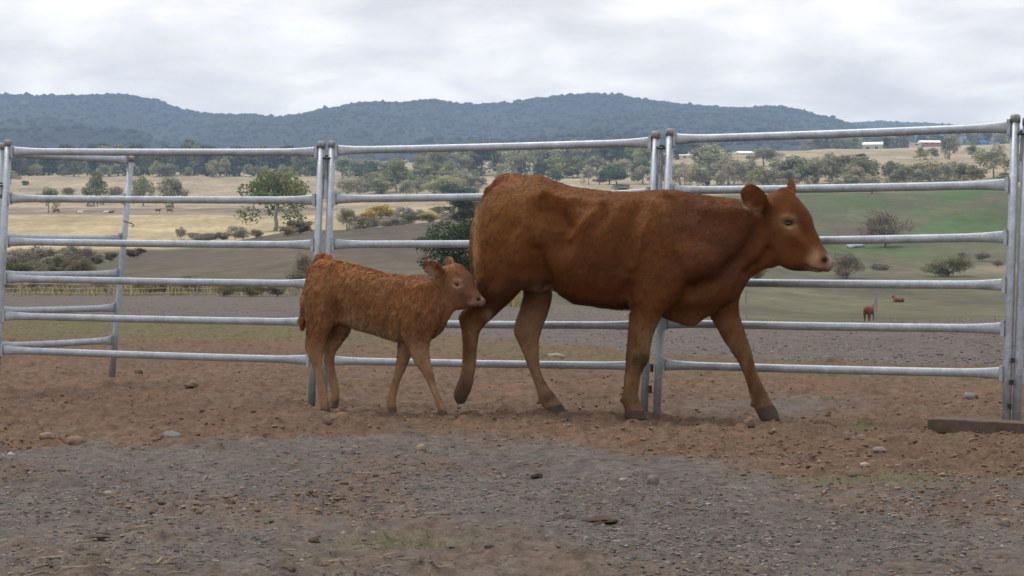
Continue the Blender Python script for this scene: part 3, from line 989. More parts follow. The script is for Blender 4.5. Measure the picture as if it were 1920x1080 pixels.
belt(-30, 612, 50, [925, 940, 960], (42, 58), "in the dark left belt", ["tall_dark", "tall_dark", "tall_dark", "tall_grey", "tall_grey"], 3, (.62, .95))
belt(-20, 600, 17, [905, 915], (20, 36), "fronting the dark left belt", ["gum_green", "gum_grey"], 4, (.7, 1.1))
plant("tall_dark", 362, 332, 264, 46, "tallest dark dense tree rising above the top rail of the left panel", G_B, d=935)
plant("tall_dark", 388, 332, 276, 40, "dark dense tree close right of the tallest one in the left belt", G_B, d=932)
plant("tall_dark", 266, 330, 270, 22, "dark tree just topping the left panel rail near the back post", G_B, d=950)
belt(640, 745, 7, [905, 930], (26, 36), "behind the open woodland", ["tall_grey", "tall_dark"], 5, (.9, 1.3))
belt(775, 1240, 24, [900, 940, 1000], (38, 54), "in the belt behind the cow", ["tall_grey", "gum_green", "gum_grey", "tall_dark"], 6, (.8, 1.2))
belt(960, 1240, 13, [1080, 1200, 1320], (26, 38), "above the belt behind the cow", ["gum_pale", "gum_green", "tall_grey"], 8, (.9, 1.3))
plant("gum_green", 888, 316, 262, 26, "bright green tree topping the middle panel rail", G_B, d=960)
plant("gum_green", 817, 318, 268, 34, "green tree top just over the middle panel rail", G_B, d=950)
belt(1248, 1310, 4, [1180, 1250], (24, 32), "beside the low pink house", ["tall_dark", "tall_grey"], 9, (.9, 1.3))
belt(1508, 1610, 8, [1330, 1420], (24, 36), "left of the green shed", ["tall_grey", "gum_grey", "tall_dark"], 10, (.8, 1.2))
belt(1615, 1905, 15, [1450, 1560], (24, 40), "behind the houses at right", ["tall_grey", "gum_green", "tall_dark"], 11, (.8, 1.2))
belt(1255, 1640, 17, [590, 630, 680], (36, 58), "in the long right clump", ["gum_grey", "gum_pale", "gum_green"], 14, (.8, 1.2))
belt(1655, 1835, 8, [540, 590], (30, 44), "in the second right clump", ["gum_grey", "gum_pale", "gum_green"], 15, (.8, 1.2))
belt(640, 900, 18, [660, 740, 820], (26, 42), "in the open woodland", ["gum_grey", "gum_pale", "gum_green"], 16, (.8, 1.2))
belt(1000, 1240, 9, [760, 840], (26, 40), "before the cow's back belt", ["gum_pale", "gum_green", "dense_green"], 17, (.8, 1.2))
belt(1560, 1640, 4, [470, 500], (26, 40), "deep in the big right clump", ["gum_grey", "gum_pale"], 12, (.9, 1.2))
belt(-25, 168, 20, [130, 160, 195, 230], (22, 38), "in the gully thicket", ["shrub_grey", "shrub_olive", "shrub_brown", "shrub_dark"], 18, (1.1, 1.7), G_S)
belt(300, 470, 6, [295, 310], (14, 22), "on the crest row", ["shrub_grey", "shrub_dark"], 19, (1.2, 1.9), G_S)
belt(640, 850, 12, [290, 330, 380], (14, 26), "along the crest before the cow", ["shrub_grey", "shrub_olive", "shrub_green"], 20, (1.2, 1.9), G_S)

# ---------------------------------------------------------------- galvanised cattle panels
def rail_obj(p0, p1, w, parent, name="rail"):
    """oval tube between two post faces, spread flat where it meets them"""
    p0, p1 = np.array(p0), np.array(p1)
    L = np.linalg.norm(p1 - p0)
    ts = [0, .035 / L, .09 / L, .16 / L, .25 / L]
    ts = ts + [i / 8 for i in range(1, 8)] + [1 - t for t in ts[::-1]]
    ts = sorted(ts)
    pts, rad = [], []
    for t in ts:
        e = min(t, 1 - t) * L
        k = 1 - min(e / .25, 1)
        k = k ** 1.6
        sag = -0.004 * math.sin(math.pi * t)
        pts.append(p0 + (p1 - p0) * t + np.array([0, 0, sag]))
        rad.append((w * (.62 - .30 * k), w * (1 + .48 * k)))
    mb = MB()
    mb.tube(pts, rad, 14)
    return mb.build(name, M_GALV, parent, True)


def post_obj(top, bot, half, parent):
    mb = MB()
    top, bot = np.array(top), np.array(bot)
    ax = (top - bot) / np.linalg.norm(top - bot)
    n = 16
    mb.tube([bot, bot + ax * .4, bot + ax * 1.0, top - ax * .03], [half] * 4, n, up=(0, 1, 0))
    o = mb.build("post", M_GALV, parent, True)
    cb = MB()
    cb.tube([top - ax * .05, top - ax * .012, top - ax * .003, top], [half * 1.14, half * 1.14, half * .95, half * .5], n, up=(0, 1, 0))
    cb.build("post_cap", M_RUST, o, True)
    return o


def lug(p, r, h, parent, name="pin_lug", mat=None):
    mb = MB()
    mb.tube([np.array(p) - (0, 0, h / 2), np.array(p) + (0, 0, h / 2)], [r, r], 10)
    return mb.build(name, mat or M_GALV, parent, False)


G_P = "galvanised cattle panels of the yard fence"


def panel(label, dl, dr, lt, lb, rt, rb, rl, rr_, xl, xr, half=.026, rail=.0265, left_post=True, right_post=True):
    """lt/lb: left post top and bottom pixel, rl: pixel rows of the six rails at column xl"""
    base = px((lb[0] + rb[0]) / 2, (lb[1] + rb[1]) / 2, (dl + dr) / 2)
    t = empty("cattle_panel", base)
    off = -base

    def q(x, y, d):
        return px(x, y, d) + off
    if left_post: post_obj(q(*lt, dl), q(lb[0], lb[1] + 6, dl), half, t)
    if right_post: post_obj(q(*rt, dr), q(rb[0], rb[1] + 6, dr), half, t)
    for a, b in zip(rl, rr_):
        def postx(top, bot, y):
            return top[0] + (bot[0] - top[0]) * (y - top[1]) / (bot[1] - top[1])
        la = q(postx(lt, lb, a) + half * F / dl * .75, a, dl)
        ra = q(postx(rt, rb, b) - half * F / dr * .75, b, dr)
        rail_obj(la, ra, rail, t)
        for P_, s_, d_ in ((la, 1, dl), (ra, -1, dr)):
            mb = MB()
            dirv = (ra - la) / np.linalg.norm(ra - la) * s_
            Rm = np.array([[dirv[0], -dirv[1], 0], [dirv[1], dirv[0], 0], [0, 0, 1]])
            mb.box(P_ + dirv * .016, (.02, .034, rail * 3.4), Rm)
            mb.build("weld_plate", M_GALV, t)
    return tag(t, label, "cattle panel", G_P), off


pa, oa = panel("galvanised panel at left, from the frame edge to the double post behind the calf",
               13.1, 12.4, (16, 262), (-8, 737), (603, 265), (584, 755), [284, 372, 453, 522, 592, 656], [285, 375, 459, 532, 604, 675], 15, 590)
pb, ob = panel("galvanised panel in the middle, behind the calf and the cow's hindquarters",
               12.4, 11.55, (623, 264), (606, 756), (1230, 246), (1207, 776), [282, 373, 458, 532, 605, 676], [267, 363, 454, 532, 610, 686], 640, 1215)
pc, oc = panel("galvanised panel at right, behind the cow's head and front legs",
               11.5, 10.35, (1257, 241), (1231, 776), (1904, 214), (1886, 806), [261, 357, 454, 528, 606, 684], [238, 346, 444, 534, 616, 700], 1270, 1885)
pd_, od = panel("galvanised panel cut off by the right frame edge, standing on the timber plank",
                10.33, 9.2, (1927, 219), (1905, 806), (2600, 180), (2590, 840), [235, 344, 444, 536, 620, 705], [196, 320, 430, 530, 625, 725], 1930, 2590)
pe, oe = panel("galvanised panel turned away at far left, ending in the leaning back post",
               13.25, 14.55, (2, 268), (-12, 728), (246, 292), (210, 701), [287, 371, 445, 515, 583, 649], [300, 373, 447, 513, 577, 638], 5, 235)

# pin joints between neighbouring panels
G_J = "pins joining neighbouring panels"


def pin_joint(x0, y0, y1, d, label, parts):
    p = px(x0, y0, d)
    t = empty("joining_pin", p)
    o0 = -p
    mb = MB()
    mb.tube([px(x0, y0, d) + o0, px(x0 - (y1 - y0) * .04, y1, d) + o0], [.009, .009], 8)
    mb.build("pin_rod", M_RUST, t, True)
    mb = MB()
    ring = [px(x0 + 8 * math.cos(a), y0 + 1 + 2.5 * math.sin(a), d - .035 * math.sin(a)) + o0 for a in np.linspace(0, 2 * math.pi, 13)]
    mb.tube(ring, [.0075] * 13, 6, False)
    mb.build("pin_handle", M_DARK, t, True)
    for yy, hh, ww in parts:
        lug(px(x0 - (yy - y0) * .04, yy, d) + o0, ww, hh, t, "pin_lug", M_RUST if ww < .017 else M_GALV)
    tag(t, label, "pin", G_J)


pin_joint(613, 294, 372, 12.4, "dark steel joining pin in the first double post behind the calf", [(332, .04, .016), (352, .12, .018), (369, .03, .019)])
pin_joint(1240, 275, 368, 11.53, "dark steel joining pin in the middle double post above the cow's back", [(319, .065, .015), (345, .12, .017)])
pin_joint(1917, 248, 335, 10.34, "dark steel joining pin at the right hand double post", [(298, .06, .012), (322, .12, .02)])
pin_joint(3, 345, 372, 13.12, "dark steel joining pin at the left frame edge", [(360, .04, .018)])
for k, (x_, y_, d_) in enumerate([(1899, 676, 10.3), (1896, 717, 10.3), (1893, 762, 10.3)]):
    o = lug(px(x_, y_, d_), .012, .03, None, "hinge_lug", M_DARK)
    o.parent = pc; o.location = oc
for k, (x_, y_, d_) in enumerate([(1222, 690, 11.5), (1219, 730, 11.5)]):
    o = lug(px(x_, y_, d_), .012, .05, None, "hinge_lug", M_DARK)
    o.parent = pc; o.location = oc

# wire twist on the back post
mb = MB()
cc_ = px(240, 419, 14.5)
pts = [px(232, 414, 14.45) - cc_, px(238, 417, 14.44) - cc_, px(247, 419, 14.46) - cc_, px(251, 422, 14.5) - cc_, px(247, 426, 14.48) - cc_]
mb.tube(pts, [.004] * 5, 5)
o = mb.build("wire_tie", M_DARK, None, True); o.location = cc_
tag(o, "dark twist of tie wire on the leaning back post", "wire")

# timber plank under the right hand posts
mb = MB()
A_, B_ = px(1748, 812, 10.15), px(1990, 832, 9.75)
A_[2] = B_[2] = 0
n_ = 15
L_ = np.linalg.norm(B_ - A_); ux = (B_ - A_) / L_; uy = np.array([-ux[1], ux[0], 0])
Vv, Ff = [], []
rr_ = random.Random(4)
for i in range(n_):
    t_ = i / (n_ - 1)
    hh = .060 + rr_.uniform(-.0015, .0015) - (.004 if i == 0 else 0)
    wd = .075 + rr_.uniform(-.0015, .0015)
    z_ = -.012
    for s_, zz in ((-1, z_), (-1, hh), (-.88, hh + .005), (.88, hh + .005), (1, hh), (1, z_)):
        Vv.append(A_ + ux * (t_ * L_ + rr_.uniform(-.004, .004)) + uy * s_ * wd + np.array([0, 0, zz]))
for i in range(n_ - 1):
    for j in range(6):
        a, b = i * 6 + j, i * 6 + (j + 1) % 6
        Ff.append((a, a + 6, b + 6, b))
Ff += [tuple(range(6)), tuple(range((n_ - 1) * 6 + 5, (n_ - 1) * 6 - 1, -1))]
mb.add(np.array(Vv) - A_, Ff)
o = mb.build("timber_plank", M_TIMBER); o.location = A_
tag(o, "weathered brown timber plank lying on the dirt under the right hand posts", "plank")


# light wire fence along the left edge of the gravel
def picket(x, yb, yt, d, label, r=.018):
    b = px(x, yb, d); tt = px(x + 1, yt, d)
    gz = float(ground_z(np.array([b[0]]), np.array([b[1]]))[0])
    mb = MB()
    mb.tube([np.array([0, 0, gz - b[2] - .05]), tt - b], [r, r], 6)
    mb.box((tt - b) * .97, (r * 3, r, .02))
    o = mb.build("fence_picket", M_RUST); o.location = b
    tag(o, label, "picket", "thin steel pickets beyond the yard")
    return o


wf = empty("wire_fence", px(370, 556, 56))
w0 = -px(370, 556, 56)
for x_ in (40, 205, 370, 555, 740):
    mb = MB(); b_ = px(x_, 560, 56) + w0
    mb.tube([b_, px(x_, 528, 56) + w0], [.03, .03], 6)
    mb.build("fence_post", M_RUST, wf)
for yy in (532, 540, 549):
    mb = MB()
    mb.tube([px(x_, yy + (0 if i % 2 else 1), 56) + w0 for i, x_ in enumerate(range(-100, 860, 60))], [.008] * 16, 4)
    mb.build("wire", M_RUST, wf)
tag(wf, "low wire fence on thin posts along the far left gravel edge", "fence")
picket(1641, 598, 546, 31.5, "leaning steel picket beside the brown calf lying in the green paddock", .03)
picket(1398, 590, 545, 33, "thin pale steel picket under the cow's chest behind the rail", .02)

# ---------------------------------------------------------------- animals: one continuous skin grown from traced profiles
class Beast:
    def __init__(s, xpix, d, heading, vox, bounds):
        """u runs along the spine towards the head, v sideways towards the near flank, z up"""
        s.O = np.array([(xpix - 960) / F * d, d, 0.0])
        h = math.radians(heading)
        s.ua = np.array([math.cos(h), -math.sin(h), 0.0])
        s.va = np.array([-math.sin(h), -math.cos(h), 0.0])
        s.heading = h
        s.vox = vox
        (u0, u1), (v0, v1), (z0, z1) = bounds
        s.U = np.arange(u0, u1, vox, dtype=np.float32)
        s.Vg = np.arange(v0, v1, vox, dtype=np.float32)
        s.Zg = np.arange(z0, z1, vox, dtype=np.float32)
        s.f = np.full((len(s.U), len(s.Vg), len(s.Zg)), 0.3, np.float32)

    def loc(s, x, y, lat=0.0):
        """photo pixel -> (u, z) on the upright plane at lateral offset lat"""
        x = np.asarray(x, float); y = np.asarray(y, float)
        Dx, Dz = (x - 960) / F, -(y - 500) / F
        t = (np.dot(s.O, s.va) + lat) / (Dx * s.va[0] + s.va[1])
        P = np.stack([Dx * t, t, HC + Dz * t], -1) - s.O
        return P @ s.ua, P[..., 2]

    def p3(s, x, y, lat=0.0):
        u, z = s.loc(x, y, lat)
        return np.array([float(u), lat, float(z)])

    def topix(s, L):
        P = s.O + L[:, :1] * s.ua + L[:, 1:2] * s.va + L[:, 2:3] * np.array([0, 0, 1.0])
        return 960 + F * P[:, 0] / P[:, 1], 500 - F * (P[:, 2] - HC) / P[:, 1]

    def to_obj(s, L):
        """local (u,v,z) -> object space of an object at O turned by -heading: x=u, y=-v"""
        return np.stack([L[:, 0], -L[:, 1], L[:, 2]], 1)

    def sub(s, lo, hi):
        i = [np.searchsorted(a, (l, h)) for a, l, h in zip((s.U, s.Vg, s.Zg), lo, hi)]
        sl = tuple(slice(max(a - 1, 0), b + 1) for a, b in i)
        return sl, s.U[sl[0]][:, None, None], s.Vg[sl[1]][None, :, None], s.Zg[sl[2]][None, None, :]

    def union(s, sl, g, k):
        a = s.f[sl]
        h = np.maximum(k - np.abs(a - g), 0) / k
        s.f[sl] = np.minimum(a, g) - h * h * k * 0.25

    def cut(s, sl, g, k):
        a = s.f[sl]
        b = -g
        h = np.maximum(k - np.abs(a - b), 0) / k
        s.f[sl] = np.maximum(a, b) + h * h * k * 0.25

    def trunk(s, st, k=0.04, lat=0.0, vc=0.0):
        """st rows: x, ytop, ybot, half width, exponent, taper"""
        st = np.array(st, float)
        uu, zt = s.loc(st[:, 0], st[:, 1], lat)
        u2, zb = s.loc(st[:, 0], st[:, 2], lat)
        o = np.argsort(uu)
        uu = uu[o]
        pad = .12
        sl, u, v, z = s.sub((uu[0] - pad, -st[:, 3].max() - pad + vc, zb.min() - pad), (uu[-1] + pad, st[:, 3].max() + pad + vc, zt.max() + pad))
        uc = np.clip(u[:, 0, 0], uu[0], uu[-1])

        def ip(a):
            a = a[o]
            r_ = np.interp(uc, uu, a)
            r2 = (np.interp(uc - .018, uu, a) + np.interp(uc + .018, uu, a) + r_) / 3
            return r2[:, None, None].astype(np.float32)
        T, B, W, Pp, A = ip(zt), ip(zb), ip(st[:, 3]), ip(st[:, 4]), ip(st[:, 5])
        zc, h = (T + B) / 2, np.maximum((T - B) / 2, .01)
        t = (z - zc) / h
        wv = W * (1 - A * np.clip(t, -1.2, 1.2))
        g = (np.power(np.abs((v - vc) / wv) ** Pp + np.abs(t) ** Pp + 1e-9, 1 / Pp) - 1) * np.minimum(W, h) * .9
        end = np.maximum(np.maximum(uu[0] - u, u - uu[-1]), 0)
        g = np.where(end > 0, np.sqrt(np.maximum(g + .03, 0) ** 2 + end ** 2) - .03, g)
        s.union(sl, g.astype(np.float32), k)

    def leg(s, st, sign=1.0, k=0.03, sink=0.0, thin=0.0):
        """st rows: y, xl, xr, half thickness, lateral centre (of the near side: +)"""
        st = np.array(st, float)
        vc = st[:, 4] * sign
        ul = np.zeros(len(st)); ur = ul.copy(); zz = ul.copy()
        for i in range(len(st)):
            ul[i], zz[i] = s.loc(st[i, 1], st[i, 0], vc[i])
            ur[i], _ = s.loc(st[i, 2], st[i, 0], vc[i])
        if sink: zz[-1] -= sink
        o = np.argsort(zz)
        zz = zz[o]; uc = ((ul + ur) / 2)[o]; ru = ((ur - ul) / 2)[o]; rv = st[:, 3][o]; vc = vc[o]
        if thin:
            low = 1 - sstep(.28, .42, zz)
            ru = ru - thin * low; rv = rv - thin * low
        pad = .09
        sl, u, v, z = s.sub((ul.min() - pad, (vc - rv).min() - pad, zz[0] - pad), (ur.max() + pad, (vc + rv).max() + pad, zz[-1] + pad))
        zc = np.clip(z[0, 0, :], zz[0], zz[-1])

        def ip(a):
            return ((np.interp(zc, zz, a) * 2 + np.interp(zc - .012, zz, a) + np.interp(zc + .012, zz, a)) / 4)[None, None, :].astype(np.float32)
        UC, RU, RV, VC = ip(uc), ip(ru), ip(rv), ip(vc)
        g = (np.sqrt(((u - UC) / RU) ** 2 + ((v - VC) / RV) ** 2 + 1e-9) - 1) * np.minimum(RU, RV) * .9
        bot = zz[0] - z
        g = np.maximum(g, bot)
        topd = np.maximum(z - zz[-1], 0)
        g = np.where(topd > 0, np.sqrt(np.maximum(g + .05, 0) ** 2 + topd ** 2) - .05, g)
        s.union(sl, g.astype(np.float32), k)

    def _noop(s):
        pass

    def head(s, A, B, upper, lower, width, k=0.03, expo=2.3, taper=0.0, lat=0.0):
        """profile about the axis A-B (pixels); upper/lower outlines in pixels, width: rows (fraction, half width)"""
        ua_, za_ = s.loc(*A, lat); ub_, zb_ = s.loc(*B, lat)
        ax = np.array([ub_ - ua_, zb_ - za_]); L = np.linalg.norm(ax); ax /= L
        nn = np.array([-ax[1], ax[0]])
        if nn[1] < 0: nn = -nn

        def sn(pts):
            pts = np.array(pts, float)
            u, z = s.loc(pts[:, 0], pts[:, 1], lat)
            d = np.stack([u - ua_, z - za_], 1)
            a, b = d @ ax, d @ nn
            o = np.argsort(a)
            return a[o], b[o]
        us, un = sn(upper); ls, ln = sn(lower)
        s0, s1 = max(us[0], ls[0]), min(us[-1], ls[-1])
        W = np.array(width, float)
        pad = .1
        pu, pz = s.loc(np.array([p[0] for p in upper + lower]), np.array([p[1] for p in upper + lower]), lat)
        wm = W[:, 1].max()
        sl, u, v, z = s.sub((pu.min() - pad, lat - wm - pad, pz.min() - pad), (pu.max() + pad, lat + wm + pad, pz.max() + pad))
        sa = (u - ua_) * ax[0] + (z - za_) * ax[1]
        na = (u - ua_) * nn[0] + (z - za_) * nn[1]
        sc = np.clip(sa, s0, s1)
        T = np.interp(sc, us, un); Bt = np.interp(sc, ls, ln)
        Wd = np.interp(sc / L, W[:, 0], W[:, 1])
        c, h = (T + Bt) / 2, np.maximum((T - Bt) / 2, .008)
        t = (na - c) / h
        wv = Wd * (1 + taper * np.clip(t, -1, 1))
        g = (np.power(np.abs((v - lat) / wv) ** expo + np.abs(t) ** expo + 1e-9, 1 / expo) - 1) * np.minimum(Wd, h) * .9
        end = np.maximum(np.maximum(s0 - sa, sa - s1), 0)
        g = np.where(end > 0, np.sqrt(np.maximum(g + .03, 0) ** 2 + end ** 2) - .03, g)
        s.union(sl, g.astype(np.float32), k)

    def ell(s, c, r, k=0.03, cut=False, axes=None):
        c = np.array(c, float); r = np.array(r, float)
        m = r.max() + .06
        sl, u, v, z = s.sub(c - m, c + m)
        d = [u - c[0], v - c[1], z - c[2]]
        if axes is not None:
            d = [axes[i][0] * d[0] + axes[i][1] * d[1] + axes[i][2] * d[2] for i in range(3)]
        g = (np.sqrt((d[0] / r[0]) ** 2 + (d[1] / r[1]) ** 2 + (d[2] / r[2]) ** 2 + 1e-9) - 1) * r.min()
        g = g.astype(np.float32) + np.zeros_like(s.f[sl])
        (s.cut if cut else s.union)(sl, g, k)

    def ear(s, base, tip, normal, width, th, k=0.02, cup=2.2):
        base, tip, nrm = (np.array(q, float) for q in (base, tip, normal))
        a = tip - base; L = np.linalg.norm(a); a /= L
        nrm = nrm - a * nrm.dot(a); nrm /= np.linalg.norm(nrm)
        b = np.cross(a, nrm)
        c = (base + tip) / 2
        m = L / 2 + .05
        sl, u, v, z = s.sub(c - m, c + m)
        d = [u - c[0], v - c[1], z - c[2]]
        pa_ = a[0] * d[0] + a[1] * d[1] + a[2] * d[2]
        pb_ = b[0] * d[0] + b[1] * d[1] + b[2] * d[2]
        pc_ = nrm[0] * d[0] + nrm[1] * d[1] + nrm[2] * d[2]
        t = np.clip(pa_ / (L / 2), -1, 1)
        wid = width * np.power(np.clip(1 - np.abs((t - .15) / np.where(t > .15, .87, 1.25)) ** 2.5, 0.004, 1), .5) * (1 - .38 * np.clip(-t, 0, 1))
        o = np.maximum(np.abs(pb_) - wid, np.abs(pa_) - L / 2)
        sh = np.abs(pc_ - (cup * pb_ ** 2 + .0) + cup * .3 * width ** 2) - th
        g = np.maximum(o, sh)
        s.union(sl, (g.astype(np.float32) + np.zeros_like(s.f[sl])), k)

    def chain(s, pts, rad, k=0.02):
        pts = np.array(pts, float)
        for i in range(len(pts) - 1):
            a, b = pts[i], pts[i + 1]
            m = max(rad[i], rad[i + 1]) + .05
            sl, u, v, z = s.sub(np.minimum(a, b) - m, np.maximum(a, b) + m)
            ba = b - a
            t = ((u - a[0]) * ba[0] + (v - a[1]) * ba[1] + (z - a[2]) * ba[2]) / ba.dot(ba)
            t = np.clip(t, 0, 1)
            g = np.sqrt((u - a[0] - ba[0] * t) ** 2 + (v - a[1] - ba[1] * t) ** 2 + (z - a[2] - ba[2] * t) ** 2) - (rad[i] + (rad[i + 1] - rad[i]) * t)
            s.union(sl, g.astype(np.float32), k)

    def nets(s, smooth=3):
        f = s.f
        ins = f < 0
        nu, nv, nz = f.shape
        cells = np.zeros((nu - 1, nv - 1, nz - 1), np.uint8)
        for a in (0, 1):
            for b in (0, 1):
                for c in (0, 1):
                    cells += ins[a:nu - 1 + a, b:nv - 1 + b, c:nz - 1 + c]
        act = (cells > 0) & (cells < 8)
        ids = np.full(act.shape, -1, np.int64)
        ci = np.argwhere(act)
        ids[act] = np.arange(len(ci))
        acc = np.zeros((len(ci), 3)); cnt = np.zeros(len(ci))
        corners = [(a, b, c) for a in (0, 1) for b in (0, 1) for c in (0, 1)]
        for p in corners:
            for ax in range(3):
                if p[ax] == 1: continue
                q = list(p); q[ax] = 1
                fa = f[ci[:, 0] + p[0], ci[:, 1] + p[1], ci[:, 2] + p[2]]
                fb = f[ci[:, 0] + q[0], ci[:, 1] + q[1], ci[:, 2] + q[2]]
                m = (fa < 0) != (fb < 0)
                t = fa[m] / (fa[m] - fb[m])
                pos = np.tile(np.array(p, float), (m.sum(), 1))
                pos[:, ax] = t
                acc[m] += pos; cnt[m] += 1
        V = (ci + acc / cnt[:, None]) * s.vox + np.array([s.U[0], s.Vg[0], s.Zg[0]])
        quads = []
        for ax in range(3):
            o1, o2 = [(1, 2), (2, 0), (0, 1)][ax]
            sh = [nu, nv, nz]
            rng_ = [slice(0, n_) for n_ in sh]
            a = [slice(1, n_ - 1) for n_ in sh]; a[ax] = slice(0, sh[ax] - 1)
            b = list(a); b[ax] = slice(1, sh[ax])
            ia, ib = ins[tuple(a)], ins[tuple(b)]
            e_ = np.argwhere(ia != ib)
            st = ia[tuple(e_.T)]
            base = e_ + np.array([0 if i == ax else 1 for i in range(3)])

            def cid(d1, d2):
                c_ = base.copy(); c_[:, o1] += d1; c_[:, o2] += d2
                return ids[tuple(c_.T)]
            q = np.stack([cid(-1, -1), cid(0, -1), cid(0, 0), cid(-1, 0)], 1)
            q = np.where(st[:, None], q, q[:, ::-1])
            quads.append(q)
        Q = np.concatenate(quads)
        Q = Q[(Q >= 0).all(1)]
        E = np.concatenate([Q[:, [0, 1]], Q[:, [1, 2]], Q[:, [2, 3]], Q[:, [3, 0]]])

        def lap(V):
            a2 = np.zeros_like(V); c2 = np.zeros(len(V))
            for i in range(3):
                a2[:, i] = np.bincount(E[:, 0], V[E[:, 1], i], len(V)) + np.bincount(E[:, 1], V[E[:, 0], i], len(V))
            c2 = np.bincount(E[:, 0], minlength=len(V)) + np.bincount(E[:, 1], minlength=len(V))
            return a2 / np.maximum(c2, 1)[:, None]
        s.lap = lap
        for i in range(smooth):
            V = V + .55 * (lap(V) - V)
            V = V - .35 * (lap(V) - V) if i % 2 else V
        s.V, s.Q = V, Q
        return V, Q

    def normals(s):
        V, Q = s.V, s.Q
        n = np.cross(V[Q[:, 2]] - V[Q[:, 0]], V[Q[:, 3]] - V[Q[:, 1]])
        nn = np.zeros_like(V)
        for j in range(4):
            for i in range(3):
                nn[:, i] += np.bincount(Q[:, j], n[:, i], len(V))
        return nn / (np.linalg.norm(nn, axis=1, keepdims=True) + 1e-12)

    def dline(s, pts, vx=None, vy=None):
        """distance in pixels from every vertex to a pixel polyline"""
        x, y = (s.px_, s.py_)
        pts = np.array(pts, float)
        if len(pts) == 1:
            return np.hypot(x - pts[0, 0], y - pts[0, 1])
        best = np.full(len(x), 1e9)
        for a, b in zip(pts[:-1], pts[1:]):
            ba = b - a
            t = np.clip(((x - a[0]) * ba[0] + (y - a[1]) * ba[1]) / ba.dot(ba), 0, 1)
            best = np.minimum(best, np.hypot(x - a[0] - ba[0] * t, y - a[1] - ba[1] * t))
        return best

    def sculpt(s, items, vmin=0.03):
        """items: polyline, height, sigma(px) -- raised or sunk along the normal, both flanks"""
        # pixel position of the mirrored vertex, so both flanks get the same relief
        s.mirror()
        nn = s.normals()
        side = sstep(vmin * .4, vmin, np.abs(s.V[:, 1]))
        off = np.zeros(len(s.V))
        for pts, amp_, sg in items:
            off += amp_ * np.exp(-(s.dline(pts) / sg) ** 2 / 2)
        s.V = s.V + nn * (off * side)[:, None]

    def mirror(s):
        L = s.V.copy(); L[:, 1] = np.abs(L[:, 1])
        s.px_, s.py_ = s.topix(L)


def paint(b, base, spots):
    c = np.tile(np.array(base, float), (len(b.V), 1))
    for sp in spots:
        pts, sg, col, k = sp[:4]
        w = k * np.exp(-(b.dline(pts) / sg) ** 2 / 2)
        if len(sp) > 4: w = w * sp[4]
        c = lerp3(c, col, np.clip(w, 0, 1))
    return c


